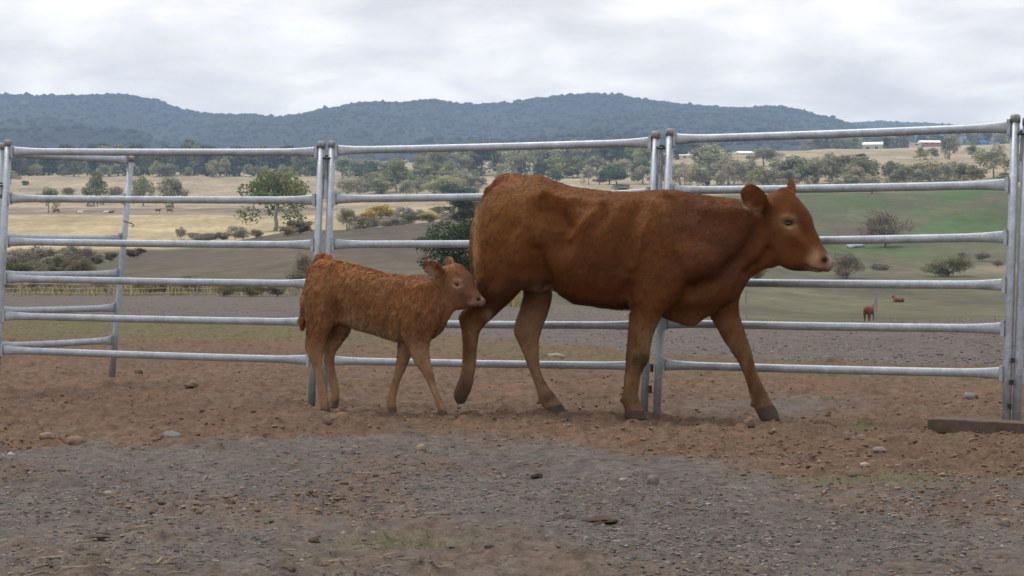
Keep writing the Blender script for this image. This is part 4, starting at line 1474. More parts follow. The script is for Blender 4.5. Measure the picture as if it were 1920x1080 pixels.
def fur(b, name, parent, n, length, width, flow, col, lift, seed, clumps=0, curl=0.25, clumpk=0.6, mask=None, tv=.33, streak=0.0, sdir=(.8, .75)):
    """hair strands, combed along flow and gathered into locks; one mesh"""
    r = np.random.default_rng(seed)
    nn = b.normals()
    V = b.V
    w = np.ones(len(V)) if mask is None else mask
    vi = r.choice(len(V), n, p=w / w.sum())
    N_ = nn[vi]
    j = r.normal(0, b.vox * .5, (n, 3)); j -= N_ * (j * N_).sum(1, keepdims=True)
    P = V[vi] + j - N_ * .001
    fl = flow(V[vi])
    fl = fl - N_ * (fl * N_).sum(1, keepdims=True)
    fl /= np.linalg.norm(fl, axis=1, keepdims=True) + 1e-9
    side = np.cross(N_, fl)
    ph = fbm(P[:, 0] * 9 + P[:, 1] * 5, P[:, 2] * 9 - P[:, 1] * 4, 3, seed) - .5
    fl = fl + side * (ph * 2.2 * curl + r.normal(0, curl * .45, n))[:, None]
    fl /= np.linalg.norm(fl, axis=1, keepdims=True)
    le = length[vi] * r.uniform(.6, 1.25, n)
    li = lift[vi][:, None] if isinstance(lift, np.ndarray) else lift
    li = li * r.uniform(.5, 1.5, (n, 1))
    mid = P + (fl * .5 + N_ * li * .62) * le[:, None]
    tip = P + (fl * 1.0 + N_ * li * .75) * le[:, None]
    if clumps:
        cidx = r.choice(n, clumps, replace=False)
        kd = KDTree(clumps)
        for i, c_ in enumerate(cidx): kd.insert(P[c_], i)
        kd.balance()
        near_ = np.array([kd.find(p)[1] for p in P])
        cc = cidx[near_]
        okc = (np.linalg.norm(P - P[cc], axis=1) < .05)[:, None]
        tip = np.where(okc, tip * (1 - clumpk) + tip[cc] * clumpk, tip)
        mid = np.where(okc, mid * (1 - clumpk * .45) + mid[cc] * clumpk * .45, mid)
        tone = r.uniform(1 - tv, 1 + tv, clumps)[near_]
    else:
        tone = np.ones(n)
    if streak:
        sa_ = P[:, 0] * sdir[0] + P[:, 2] * sdir[1]
        sb_ = P[:, 0] * sdir[1] - P[:, 2] * sdir[0] + P[:, 1] * .6
        tone = tone * (1 + streak * 2 * (fbm(sa_ * 5 + 3, sb_ * 34, 3, seed + 5) - .5) + streak * 1.3 * (fbm(sa_ * 9, sb_ * 95, 2, seed + 6) - .5))
    wv = np.cross(fl, N_ + r.normal(0, .25, (n, 3)))
    wv /= np.linalg.norm(wv, axis=1, keepdims=True)
    sg = np.sign((np.cross(wv, fl) * N_).sum(1)); sg[sg == 0] = 1
    wv = -wv * sg[:, None]
    w0 = (width * r.uniform(.7, 1.3, n))[:, None] * .5
    VV = np.stack([P - wv * w0, P + wv * w0, mid - wv * w0 * .75, mid + wv * w0 * .75, tip], 1)
    base = (np.arange(n) * 5)[:, None]
    q = base + np.array([[0, 1, 3, 2]])
    t3 = base + np.array([[2, 3, 4]])
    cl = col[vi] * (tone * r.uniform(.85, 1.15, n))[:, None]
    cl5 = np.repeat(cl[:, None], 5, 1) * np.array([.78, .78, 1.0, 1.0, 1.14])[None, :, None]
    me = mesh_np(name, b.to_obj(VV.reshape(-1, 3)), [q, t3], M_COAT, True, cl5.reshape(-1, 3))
    NN = N_ * .8 + np.cross(wv, fl) * .15 + r.normal(0, .10, (n, 3))
    set_normals(me, b.to_obj(np.repeat(NN, 5, 0)))
    o = link(name, me, parent)
    o["kind"] = "stuff"
    return o


def ball(name, c, r, mat, parent, squash=(1, 1, 1)):
    mb = MB()
    nlat, nlon = 10, 16
    Vb = []
    for i in range(nlat + 1):
        th = math.pi * i / nlat
        for k in range(nlon):
            ph_ = 2 * math.pi * k / nlon
            Vb.append((math.sin(th) * math.cos(ph_) * r * squash[0], math.sin(th) * math.sin(ph_) * r * squash[1], math.cos(th) * r * squash[2]))
    Fb = [(i * nlon + k, (i + 1) * nlon + k, (i + 1) * nlon + (k + 1) % nlon, i * nlon + (k + 1) % nlon) for i in range(nlat) for k in range(nlon)]
    mb.add(np.array(Vb), Fb)
    o = mb.build(name, mat, parent, True)
    o.location = c
    return o


def surf_v(b, x, y, lat_guess=.1):
    """near side surface point seen at a pixel"""
    m = b.V[:, 1] > 0
    L = b.V[m]
    X_, Y_ = b.topix(L)
    d = np.hypot(X_ - x, Y_ - y)
    k_ = np.argsort(d)[:6]
    return L[k_[np.argmax(L[k_, 1])]]


# ================================================================ the cow
cow = Beast(1240, 10.95, 15, 0.0075, ((-1.3, 1.2), (-.36, .36), (-.04, 1.55)))
T = 2.35
cow.trunk([
    (892, 420, 512, .05, 2, .1), (898, 396, 527, .12, 2.1, .1), (910, 374, 538, .175, 2.2, .1), (926, 356, 543, .205, T, .1),
    (943, 340, 545, .22, T, .12), (966, 330, 545, .235, T, .12), (990, 329, 543, .25, T, .12), (1003, 327, 541, .258, T, .12),
    (1018, 330, 539, .262, T, .10), (1035, 338, 541, .262, T, .05), (1054, 345, 555, .275, T, .0), (1081, 352, 569, .292, T, -.06), (1128, 357, 576, .305, T, -.09),
    (1160, 359, 579, .30, T, -.09), (1183, 359, 580, .285, T, -.07), (1205, 358, 581, .265, 2.3, -.05), (1220, 356, 583, .25, 2.2, -.02), (1243, 355, 586, .235, 2.1, .06),
    (1266, 356, 588, .225, 2.1, .12), (1284, 359, 587, .215, 2.1, .16), (1303, 362, 585, .205, 2.1, .18), (1319, 365, 582, .195, 2.1, .18),
    (1344, 369, 577, .175, 2.1, .16), (1370, 372, 568, .148, 2.1, .12), (1386, 374, 556, .125, 2.1, .1), (1396, 374, 536, .11, 2.1, .1), (1410, 373, 518, .10, 2.1, .08),
    (1430, 371, 507, .092, 2.1, .05), (1448, 376, 499, .085, 2.1, 0)], k=.03)
cow.ell(cow.p3(952, 338), (.085, .05, .040), k=.035)                      # tail head
cow.trunk([(1232, 520, 586, .03, 2, 0), (1250, 520, 598, .05, 2, 0), (1284, 520, 611, .065, 2, -.1), (1303, 520, 612, .065, 2, -.1), (1318, 520, 599, .06, 2, 0), (1336, 520, 588, .04, 2, 0)], k=.035)
cow.leg([(372, 1222, 1262, .05, .10), (420, 1210, 1305, .06, .165), (470, 1196, 1330, .072, .185), (520, 1184, 1312, .082, .185), (545, 1178, 1290, .082, .18), (562, 1176, 1272, .08, .175),
         (587, 1180, 1242, .07, .165), (624, 1178, 1227, .056, .16), (650, 1176, 1220, .05, .155), (662, 1174, 1219, .05, .155), (675, 1173, 1217, .05, .155),
         (690, 1173, 1209, .043, .155), (703, 1171, 1202, .036, .15), (730, 1169, 1197, .034, .15), (744, 1167, 1197, .038, .15), (758, 1169, 1201, .043, .15),
         (768, 1172, 1207, .047, .15), (783, 1171, 1214, .053, .15)], 1, .028, .012)
cow.leg([(530, 1322, 1394, .07, .13), (568, 1327, 1384, .066, .13), (592, 1331, 1387, .06, .13), (605, 1338, 1391, .056, .13), (633, 1354, 1400, .05, .13), (652, 1367, 1408, .049, .13),
         (666, 1376, 1411, .047, .13), (684, 1387, 1415, .042, .13), (703, 1395, 1421, .036, .13), (717, 1400, 1428, .035, .13), (740, 1406, 1440, .04, .13), (755, 1410, 1448, .045, .13),
         (768, 1417, 1457, .05, .13), (785, 1426, 1463, .056, .13)], -1, .028, .012)
cow.leg([(365, 930, 1025, .07, .09), (400, 900, 1028, .09, .13), (450, 893, 1016, .105, .15), (490, 892, 1004, .105, .157), (522, 894, 993, .10, .157), (545, 895, 976, .088, .155),
         (563, 886, 959, .072, .152), (578, 871, 943, .062, .15), (590, 861, 931, .055, .15), (601, 861, 917, .05, .15), (612, 864, 906, .044, .15), (624, 867, 899, .041, .15),
         (652, 868, 894, .035, .15), (684, 867, 892, .033, .15), (705, 863, 889, .036, .15), (716, 859, 888, .041, .15), (730, 852, 883, .046, .15), (744, 851, 877, .045, .15), (757, 857, 870, .03, .15)], 1, .032)
cow.leg([(470, 985, 1050, .085, .13), (510, 984, 1044, .08, .13), (552, 982, 1037, .064, .13), (587, 974, 1028, .055, .13), (605, 966, 1021, .05, .13), (619, 962, 1016, .047, .13), (633, 966, 1012, .043, .13),
         (643, 972, 1011, .04, .13), (666, 983, 1010, .035, .13), (684, 989, 1012, .033, .13), (707, 998, 1019, .034, .13), (730, 1006, 1034, .038, .13), (740, 1008, 1041, .04, .13),
         (751, 1011, 1050, .045, .13), (762, 1019, 1058, .05, .13), (775, 1024, 1066, .056, .13)], -1, .03, .014)
cow.ell(cow.p3(1008, 530), (.085, .08, .062), k=.03)                      # udder
cow.chain([cow.p3(950, 335), cow.p3(918, 358), cow.p3(899, 396), cow.p3(894, 450), cow.p3(895, 510), cow.p3(905, 555)], [.034, .028, .024, .021, .019, .016], .025)
HU = [(1418, 372), (1426, 369), (1437, 365), (1455, 357), (1468, 351), (1478, 353), (1488, 362), (1497, 370), (1506, 381), (1516, 393), (1523, 408), (1526, 424), (1534, 441), (1543, 460), (1550, 471), (1556, 479), (1560, 486)]
HL = [(1385, 440), (1424, 470), (1440, 488), (1452, 495), (1464, 499), (1475, 504), (1485, 507), (1497, 508), (1508, 508), (1520, 508), (1534, 511), (1547, 508), (1556, 502)]
cow.head((1436, 412), (1556, 488), HU, HL, [(-.15, .085), (0, .098), (.2, .108), (.36, .100), (.5, .082), (.62, .070), (.74, .064), (.88, .066), (.96, .055), (1.05, .04)], .026, 2.35, .10)
ea, eb = cow.p3(1443, 400, .080), cow.p3(1396, 350, .225)
cow.ear(ea, eb, (.40, .88, -.25), .066, .0085, .03, 1.5)
ea2, eb2 = cow.p3(1487, 372, -.08), cow.p3(1483, 337, -.20)
cow.ear(ea2, eb2, (.55, .75, .1), .032, .0085, .018, 3.0)
# nostril, mouth, eye socket
sl_n = cow.p3(1546, 489, .045)
cow.ell(sl_n + np.array([.004, .012, 0]), (.016, .022, .013), .012, cut=True)
cow.ell(sl_n * np.array([1, -1, 1]) + np.array([.004, -.012, 0]), (.016, .022, .013), .012, cut=True)
for x_, y_, l_ in [(1167, 750, .15), (1411, 757, -.13), (1010, 753, -.13), (861, 722, .15)]:
    cow.ell(cow.p3(x_, y_, l_ + .012), (.014, .011, .018), k=.008)
    cow.ell(cow.p3(x_, y_, l_ - .014), (.014, .011, .018), k=.008)
cow.nets(3)
cow.mirror()
cow.sculpt([(p_, a_ * (1.75 if s_ > 4.8 else 1.25), s_) for p_, a_, s_ in [
    ([(1019, 367)], .016, 12), ([(1021, 367), (1013, 420), (1004, 475)], .007, 9), ([(1019, 366), (975, 372), (930, 388)], .006, 13), ([(1022, 368), (1075, 374), (1130, 382)], .012, 5.5), ([(1046, 400), (1062, 430), (1056, 455)], -.036, 16),
    ([(1128, 384), (1098, 412), (1064, 446)], .011, 7), ([(1165, 388), (1140, 430), (1112, 490)], .004, 7), ([(1145, 395), (1110, 440), (1088, 500)], -.004, 7), ([(1192, 400), (1166, 450), (1150, 520)], -.006, 9),
    ([(1226, 382), (1210, 420), (1198, 470), (1186, 520)], .013, 9), ([(1196, 392), (1180, 440), (1172, 500)], -.014, 11), ([(1248, 400), (1262, 450), (1290, 500)], .008, 12),
    ([(1285, 400), (1300, 450)], -.010, 15), ([(1328, 490), (1338, 512)], .022, 16), ([(1430, 405), (1414, 440), (1390, 485), (1340, 525), (1300, 545)], -.024, 11), ([(1440, 470), (1424, 495), (1400, 512)], -.016, 7),
    ([(1178, 515), (1174, 545), (1184, 575)], -.016, 7), ([(1006, 470), (1014, 505), (1032, 538)], -.026, 10), ([(1010, 400), (1000, 440), (992, 500)], -.008, 10), ([(955, 430), (940, 480), (930, 520)], -.007, 12),
    ([(985, 430), (970, 490)], .007, 13), ([(1080, 560), (1128, 566), (1180, 570)], .006, 7), ([(1318, 390), (1360, 395), (1400, 392)], .006, 8), ([(1340, 420), (1380, 430)], -.006, 12),
    ([(1196, 668)], .004, 7), ([(1190, 690)], -.003, 8), ([(1445, 415), (1450, 455), (1468, 488)], .007, 8), ([(1490, 440), (1512, 462), (1530, 474)], .006, 7), ([(1500, 424), (1508, 440)], -.006, 6),
    ([(1468, 410), (1478, 406), (1489, 411)], .008, 4.0), ([(1470, 425), (1480, 430), (1490, 426)], .007, 3.6), ([(1479, 418)], -.013, 4.5), ([(1462, 440), (1480, 470)], -.005, 10),
    ([(1509, 497), (1522, 502), (1537, 507)], -.006, 2.4), ([(1532, 488), (1540, 498)], .004, 6), ([(1546, 489)], -.004, 4), ([(1206, 690), (1198, 740)], -.003, 4), ([(995, 690), (1012, 730)], -.003, 4),
    ([(905, 400), (900, 450), (903, 510)], -.005, 4)]])
nn0 = cow.normals()
cow.V += nn0 * ((fbm(cow.V[:, 0] * 7, cow.V[:, 2] * 7 + cow.V[:, 1] * 3, 4, 90) - .5) * .010)[:, None]
cow.mirror()
xp_, yp_ = cow.px_, cow.py_
RUST = (0.114, 0.040, 0.0095)
PALE = (0.31, 0.19, 0.10)
zone_low = sstep(575, 640, yp_)
near_fore = (xp_ < 1260)
inner = (cow.V[:, 1] < .02) & (yp_ > 545)
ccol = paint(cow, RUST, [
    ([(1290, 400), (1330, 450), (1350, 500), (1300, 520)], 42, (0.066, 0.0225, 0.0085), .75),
    ([(1400, 440), (1360, 500)], 26, (0.055, 0.016, 0.008), .7),  # dark red neck, with crease shade behind the jaw painted in
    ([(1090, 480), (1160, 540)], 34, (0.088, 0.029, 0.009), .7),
    ([(1050, 560), (1128, 576), (1185, 578)], 9, (0.065, 0.019, 0.008), .6),  # belly underside: shade painted into the coat
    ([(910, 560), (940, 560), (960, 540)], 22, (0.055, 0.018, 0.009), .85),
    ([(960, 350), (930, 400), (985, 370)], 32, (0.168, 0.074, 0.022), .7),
    ([(1040, 375), (1130, 384)], 8, (0.165, 0.062, 0.018), .6),  # top light on loin edge, flank ridge and shoulder blade, put into coat colour
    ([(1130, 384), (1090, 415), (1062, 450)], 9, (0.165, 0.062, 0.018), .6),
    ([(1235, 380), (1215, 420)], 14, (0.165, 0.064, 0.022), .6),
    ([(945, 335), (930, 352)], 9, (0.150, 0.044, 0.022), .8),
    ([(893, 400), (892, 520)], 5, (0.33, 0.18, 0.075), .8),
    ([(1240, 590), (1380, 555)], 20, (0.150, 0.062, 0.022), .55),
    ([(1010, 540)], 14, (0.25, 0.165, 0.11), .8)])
mott = fbm(xp_ / 26 + yp_ / 60, yp_ / 26, 4, 19)
ccol = ccol * (0.85 + 0.30 * mott)[:, None]
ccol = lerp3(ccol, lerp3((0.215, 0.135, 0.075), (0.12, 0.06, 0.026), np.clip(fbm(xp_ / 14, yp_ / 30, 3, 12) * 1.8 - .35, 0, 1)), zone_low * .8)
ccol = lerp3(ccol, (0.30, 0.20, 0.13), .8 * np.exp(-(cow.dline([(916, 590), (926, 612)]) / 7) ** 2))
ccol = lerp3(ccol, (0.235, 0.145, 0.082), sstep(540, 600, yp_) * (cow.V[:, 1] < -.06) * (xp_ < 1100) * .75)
cow_sp = [
    ([(1205, 672), (1212, 690)], 10, (0.04, 0.026, 0.018), .8), ([(1172, 668), (1175, 690)], 5, (0.05, 0.03, 0.02), .5), ([(1190, 742)], 10, (0.06, 0.04, 0.026), .5),
    ([(1408, 672)], 9, (0.06, 0.036, 0.022), .6), ([(1415, 742)], 9, (0.055, 0.036, 0.024), .6), ([(1010, 690), (1008, 720)], 5, (0.05, 0.03, 0.02), .5),
    ([(865, 735), (868, 720)], 13, (0.05, 0.033, 0.022), .75),
    ([(1010, 752), (1026, 742)], 7, (0.045, 0.03, 0.022), .7),
    ([(1479, 421)], 11, (0.44, 0.28, 0.16), 1.0), ([(1470, 440), (1462, 470)], 16, (0.115, 0.042, 0.016), .5), ([(1495, 395), (1512, 420)], 14, (0.085, 0.027, 0.012), .7), ([(1440, 400), (1446, 440)], 10, (0.075, 0.024, 0.011), .6),
    ([(1528, 482), (1524, 497), (1532, 503)], 9, (0.42, 0.27, 0.165), .9), ([(1510, 500), (1490, 505)], 6, (0.05, 0.018, 0.011), .7),
    ([(1556, 482), (1556, 498)], 7, (0.33, 0.225, 0.21), .9), ([(1509, 498), (1522, 503), (1540, 507)], 1.7, (0.05, 0.025, 0.018), .8), ([(1546, 489)], 5.0, (0.02, 0.010, 0.009), 1.0),
    ([(1397, 350), (1425, 358)], 5, (0.19, 0.068, 0.028), .6), ([(1408, 372)], 12, (0.135, 0.052, 0.026), .6), ([(1400, 384), (1424, 402)], 3.5, (0.36, 0.22, 0.13), .7),
    ([(1474, 418), (1484, 418)], 4.6, (0.018, 0.011, 0.008), 1.0)]
for sp in cow_sp:
    w = np.clip(sp[3] * np.exp(-(cow.dline(sp[0]) / sp[1]) ** 2 / 2), 0, 1)
    ccol = lerp3(ccol, sp[2], w)


def hoof(b, c, xr, line, col):
    """horn below a slanted line, inside a column range"""
    (x0, y0), (x1, y1) = line
    yl = y0 + (y1 - y0) * (b.px_ - x0) / (x1 - x0)
    w = sstep(-.8, .8, b.py_ - yl) * ((b.px_ > xr[0]) & (b.px_ < xr[1]))
    return lerp3(c, col, w * .92)


for xr_, ln_ in [((1160, 1225), ((1170, 768), (1212, 771))), ((1415, 1475), ((1418, 770), (1452, 758))), ((1012, 1075), ((1020, 766), (1052, 758))), ((845, 885), ((850, 738), (882, 752)))]:
    ccol = hoof(cow, ccol, xr_, ln_, (0.062, 0.05, 0.043))
cow_e = empty("cow", cow.O, -cow.heading)
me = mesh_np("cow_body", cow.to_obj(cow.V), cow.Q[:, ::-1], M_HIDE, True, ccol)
body = link("body", me, cow_e)
ev = surf_v(cow, 1479, 418)
for sgn in (1, -1):
    ball("eye", (ev[0], -sgn * (ev[1] - .008), ev[2]), .0255, M_EYE, cow_e, (1.12, .72, .74))
tag(cow_e, "large rust brown cow walking right along the panels ahead of the calf", "cow")
hl = np.full(len(cow.V), .017)
hl = np.where(yp_ > 600, .012, hl)
hl = np.where((xp_ > 1425) & (yp_ < 512), .009, hl)
hl = hl + .016 * np.exp(-(cow.dline([(1055, 556), (1128, 578), (1180, 580)]) / 12) ** 2) + .014 * np.exp(-(cow.dline([(1470, 350), (1488, 362)]) / 8) ** 2) + .012 * np.exp(-(cow.dline([(893, 420), (893, 520)]) / 8) ** 2)
hl = hl + .006 * np.exp(-(cow.dline([(920, 595), (926, 612)]) / 8) ** 2)
hmask = (np.hypot(xp_ - 1479, yp_ - 419) > 10) & (np.hypot(xp_ - 1553, yp_ - 490) > 11) & ~((yp_ > 772) & (xp_ > 1000)) & ~((yp_ > 742) & (xp_ < 900))
fur(cow, "coat", cow_e, 105000, hl * 1.15, .0030, lambda P: np.stack([-np.ones(len(P)) * .8, np.zeros(len(P)), -.75 * np.ones(len(P))], 1), ccol * 1.05, .20, 11, 9000, .35, .38, hmask.astype(float) + 1e-9, .26, .45)

# ================================================================ the calf
calf = Beast(700, 11.05, 12, 0.0052, ((-.56, .80), (-.22, .22), (-.02, 1.06)))
calf.trunk([(x_, a_ + 2.5, b_ - 4, w_ - .008, e_, t_) for x_, a_, b_, w_, e_, t_ in [
    (573, 552, 596, .04, 2, .1), (579, 522, 606, .085, 2.1, .1), (586, 503, 612, .108, 2.2, .1), (593, 493, 615, .12, 2.2, .1), (601, 487, 616, .126, 2.2, .1), (612, 483, 616, .132, 2.2, .08),
    (630, 484, 613, .14, 2.3, .02), (647, 489, 610, .148, 2.3, -.02), (670, 494, 620, .165, 2.3, -.06), (696, 501, 628, .172, 2.3, -.08), (721, 509, 635, .168, 2.3, -.06), (747, 513, 644, .155, 2.2, 0),
    (773, 514, 647, .14, 2.2, .06), (799, 513, 645, .122, 2.1, .1), (815, 510, 636, .108, 2.1, .1), (830, 507, 622, .092, 2.1, .08), (840, 505, 604, .082, 2.1, .05), (850, 505, 588, .074, 2.1, 0), (860, 508, 580, .066, 2.1, 0)]], k=.022)
calf.ell(calf.p3(606, 482), (.05, .03, .025), k=.02)
calf.leg([(500, 590, 640, .045, .06), (540, 575, 640, .058, .082), (580, 575, 632, .057, .09), (610, 577, 622, .05, .09), (632, 575, 615, .042, .088), (645, 572, 611, .036, .086), (657, 573, 608, .031, .085),
          (670, 579, 606, .027, .085), (690, 585, 606, .024, .085), (709, 590, 609, .023, .085), (735, 596, 614, .025, .085), (752, 598, 617, .028, .085), (763, 599, 619, .030, .085), (774, 599, 622, .034, .085)], 1, .02, .012, .0045)
calf.leg([(560, 600, 662, .048, .07), (605, 612, 660, .044, .07), (622, 612, 655, .04, .07), (645, 608, 640, .034, .07), (660, 606, 630, .03, .07), (675, 606, 628, .026, .07), (690, 609, 629, .024, .07),
          (706, 613, 632, .023, .07), (729, 618, 637, .025, .07), (748, 617, 637, .028, .07), (762, 617, 634, .03, .07)], -1, .02, .012, .0045)
calf.leg([(540, 770, 825, .04, .085), (580, 762, 830, .048, .093), (620, 757, 815, .044, .09), (640, 759, 806, .039, .085), (657, 765, 804, .034, .082), (683, 778, 809, .028, .08), (697, 788, 814, .027, .08), (705, 793, 816, .027, .08),
          (716, 799, 818, .024, .08), (729, 805, 821, .022, .08), (751, 814, 830, .024, .08), (763, 818, 836, .028, .08), (778, 821, 843, .033, .08)], 1, .02, .012, .0045)
calf.leg([(620, 745, 786, .04, .07), (654, 747, 776, .034, .07), (677, 743, 767, .03, .07), (693, 740, 761, .028, .07), (706, 736, 755, .026, .07), (719, 732, 750, .023, .07), (735, 728, 746, .022, .07),
          (748, 724, 743, .024, .07), (761, 723, 744, .028, .07), (775, 723, 747, .032, .07)], -1, .02, .012, .0045)
calf.chain([calf.p3(600, 486), calf.p3(584, 505), calf.p3(574, 545), calf.p3(570, 585)], [.024, .02, .016, .014], .015)
calf.chain([calf.p3(570, 582), calf.p3(568, 598), calf.p3(567, 614)], [.017, .021, .012], .012)
CU = [(832, 500), (838, 498), (845, 496), (852, 494), (859, 494), (866, 498), (872, 504), (879, 510), (886, 517), (890, 527), (893, 538), (897, 546), (901, 552), (907, 558)]
CL = [(805, 540), (836, 560), (846, 571), (855, 577), (864, 580), (874, 579), (884, 578), (894, 576), (905, 571)]
calf.head((838, 520), (906, 564), CU, CL, [(-.15, .056), (0, .066), (.2, .074), (.4, .068), (.55, .055), (.7, .046), (.86, .046), (.96, .038), (1.05, .028)], .018, 2.3, .10)
calf.ear(calf.p3(833, 514, .058), calf.p3(797, 490, .165), (.35, .75, -.55), .040, .0065, .012, 4.0)
calf.ear(calf.p3(850, 500, -.055), calf.p3(838, 487, -.15), (.75, -.3, -.35), .034, .0065, .012, 4.0)
nc = calf.p3(897, 562, .03)
calf.ell(nc + np.array([.002, .008, 0]), (.010, .014, .009), .008, cut=True)
calf.ell(nc * np.array([1, -1, 1]) + np.array([.002, -.008, 0]), (.010, .014, .009), .008, cut=True)
calf.nets(3)
calf.sculpt([
    ([(625, 500)], .008, 6), ([(640, 520), (645, 545)], -.008, 9), ([(628, 570), (632, 590)], -.014, 8), ([(770, 540), (765, 600)], .007, 10), ([(750, 540), (742, 600)], -.008, 9),
    ([(815, 545), (830, 590)], -.008, 9), ([(806, 600)], .008, 8), ([(850, 528), (857, 526), (864, 529)], .005, 2.6), ([(851, 538), (858, 540), (865, 538)], .005, 2.4), ([(857, 534)], -.009, 3),
    ([(868, 548), (885, 556)], .004, 4), ([(872, 573), (886, 575)], -.004, 1.8), ([(897, 562)], -.003, 3), ([(838, 545), (850, 565)], .004, 5)], .015)
nn0 = calf.normals()
calf.V += nn0 * ((fbm(calf.V[:, 0] * 10, calf.V[:, 2] * 10 + calf.V[:, 1] * 4, 4, 91) - .5) * .008)[:, None]
calf.mirror()
xq, yq = calf.px_, calf.py_
kcol = paint(calf, (0.220, 0.105, 0.043), [
    ([(600, 510), (590, 560)], 22, (0.30, 0.135, 0.055), .7), ([(690, 515), (620, 495)], 18, (0.28, 0.115, 0.04), .6), ([(760, 530), (810, 530)], 20, (0.23, 0.085, 0.032), .6),
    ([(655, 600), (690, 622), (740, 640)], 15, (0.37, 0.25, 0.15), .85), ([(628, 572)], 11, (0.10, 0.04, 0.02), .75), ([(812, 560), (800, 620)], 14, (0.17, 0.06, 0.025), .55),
    ([(835, 570), (845, 590)], 14, (0.27, 0.13, 0.06), .6), ([(606, 480)], 11, (0.27, 0.085, 0.035), .8), ([(567, 600)], 10, (0.30, 0.10, 0.055), .8)])
kcol = lerp3(kcol, lerp3((0.30, 0.205, 0.13), (0.20, 0.11, 0.058), np.clip(fbm(xq / 9, yq / 20, 3, 14) * 1.6 - .3, 0, 1)), sstep(615, 668, yq) * .8)
for sp in [
    ([(862, 540), (882, 555)], 22, (0.105, 0.05, 0.03), .92), ([(880, 512), (886, 530)], 9, (0.10, 0.045, 0.035), .8), ([(872, 530), (880, 545)], 10, (0.16, 0.07, 0.045), .5),
    ([(857, 534)], 7, (0.40, 0.23, 0.15), .8), ([(890, 565), (884, 571)], 5, (0.27, 0.165, 0.125), .8), ([(905, 562), (904, 569)], 5, (0.22, 0.13, 0.11), .9), ([(897, 562)], 2.8, (0.025, 0.016, 0.014), 1.0),
    ([(872, 574), (887, 575)], 1.8, (0.06, 0.03, 0.025), .8), ([(812, 512), (805, 503)], 7, (0.46, 0.32, 0.22), .75), ([(857, 534)], 2.8, (0.03, 0.018, 0.012), 1.0), ([(852, 497), (866, 502)], 6, (0.28, 0.12, 0.06), .7),
    ([(600, 771), (620, 771)], 5.5, (0.07, 0.052, 0.045), .9), ([(620, 758), (633, 758)], 5.5, (0.07, 0.052, 0.045), .9), ([(826, 774), (842, 776)], 5.5, (0.07, 0.052, 0.045), .9), ([(725, 771), (745, 771)], 5.5, (0.07, 0.052, 0.045), .9),
    ([(808, 704), (812, 712)], 5, (0.10, 0.055, 0.035), .6)]:
    kcol = lerp3(kcol, sp[2], np.clip(sp[3] * np.exp(-(calf.dline(sp[0]) / sp[1]) ** 2 / 2), 0, 1))
calf_e = empty("calf", calf.O, -calf.heading)
link("body", mesh_np("calf_body", calf.to_obj(calf.V), calf.Q[:, ::-1], M_HIDE, True, kcol), calf_e)
ev = surf_v(calf, 857, 534)
for sgn in (1, -1):
    ball("eye", (ev[0], -sgn * (ev[1] - .004), ev[2]), .0135, M_EYE, calf_e, (1.12, .8, .86))
tag(calf_e, "shaggy light brown calf walking with its nose at the cow's hind leg", "calf")
hl = np.full(len(calf.V), .030)
hl = hl + .016 * sstep(540, 620, yq)
hl = hl + (.008 - hl) * sstep(590, 672, yq + 10 * (fbm(xq / 5, yq / 12, 2, 4) - .5) - 26 * ((xq > 640) & (xq < 752)))
hl = np.where((xq > 836), .014, hl)
hl = np.where((xq > 845) & (yq > 515), .006, hl)
hl = hl + .012 * np.exp(-(calf.dline([(606, 478), (590, 492)]) / 8) ** 2) + .012 * np.exp(-(calf.dline([(567, 600)]) / 9) ** 2) + .012 * np.exp(-(calf.dline([(855, 495), (868, 500)]) / 6) ** 2)
hl = hl + .016 * np.exp(-(calf.dline([(803, 503), (822, 518)]) / 5) ** 2)
km = (np.hypot(xq - 857, yq - 534) > 4) & (np.hypot(xq - 904, yq - 565) > 6) & (yq < 768)
fur(calf, "coat", calf_e, 72000, hl * .8, .0030, lambda P: np.stack([-np.ones(len(P)) * .35, np.zeros(len(P)), -1.0 * np.ones(len(P))], 1), kcol * 1.05, .34, 12, 6500, .6, .58, km.astype(float) + 1e-9, .24, .32, (.33, .94))


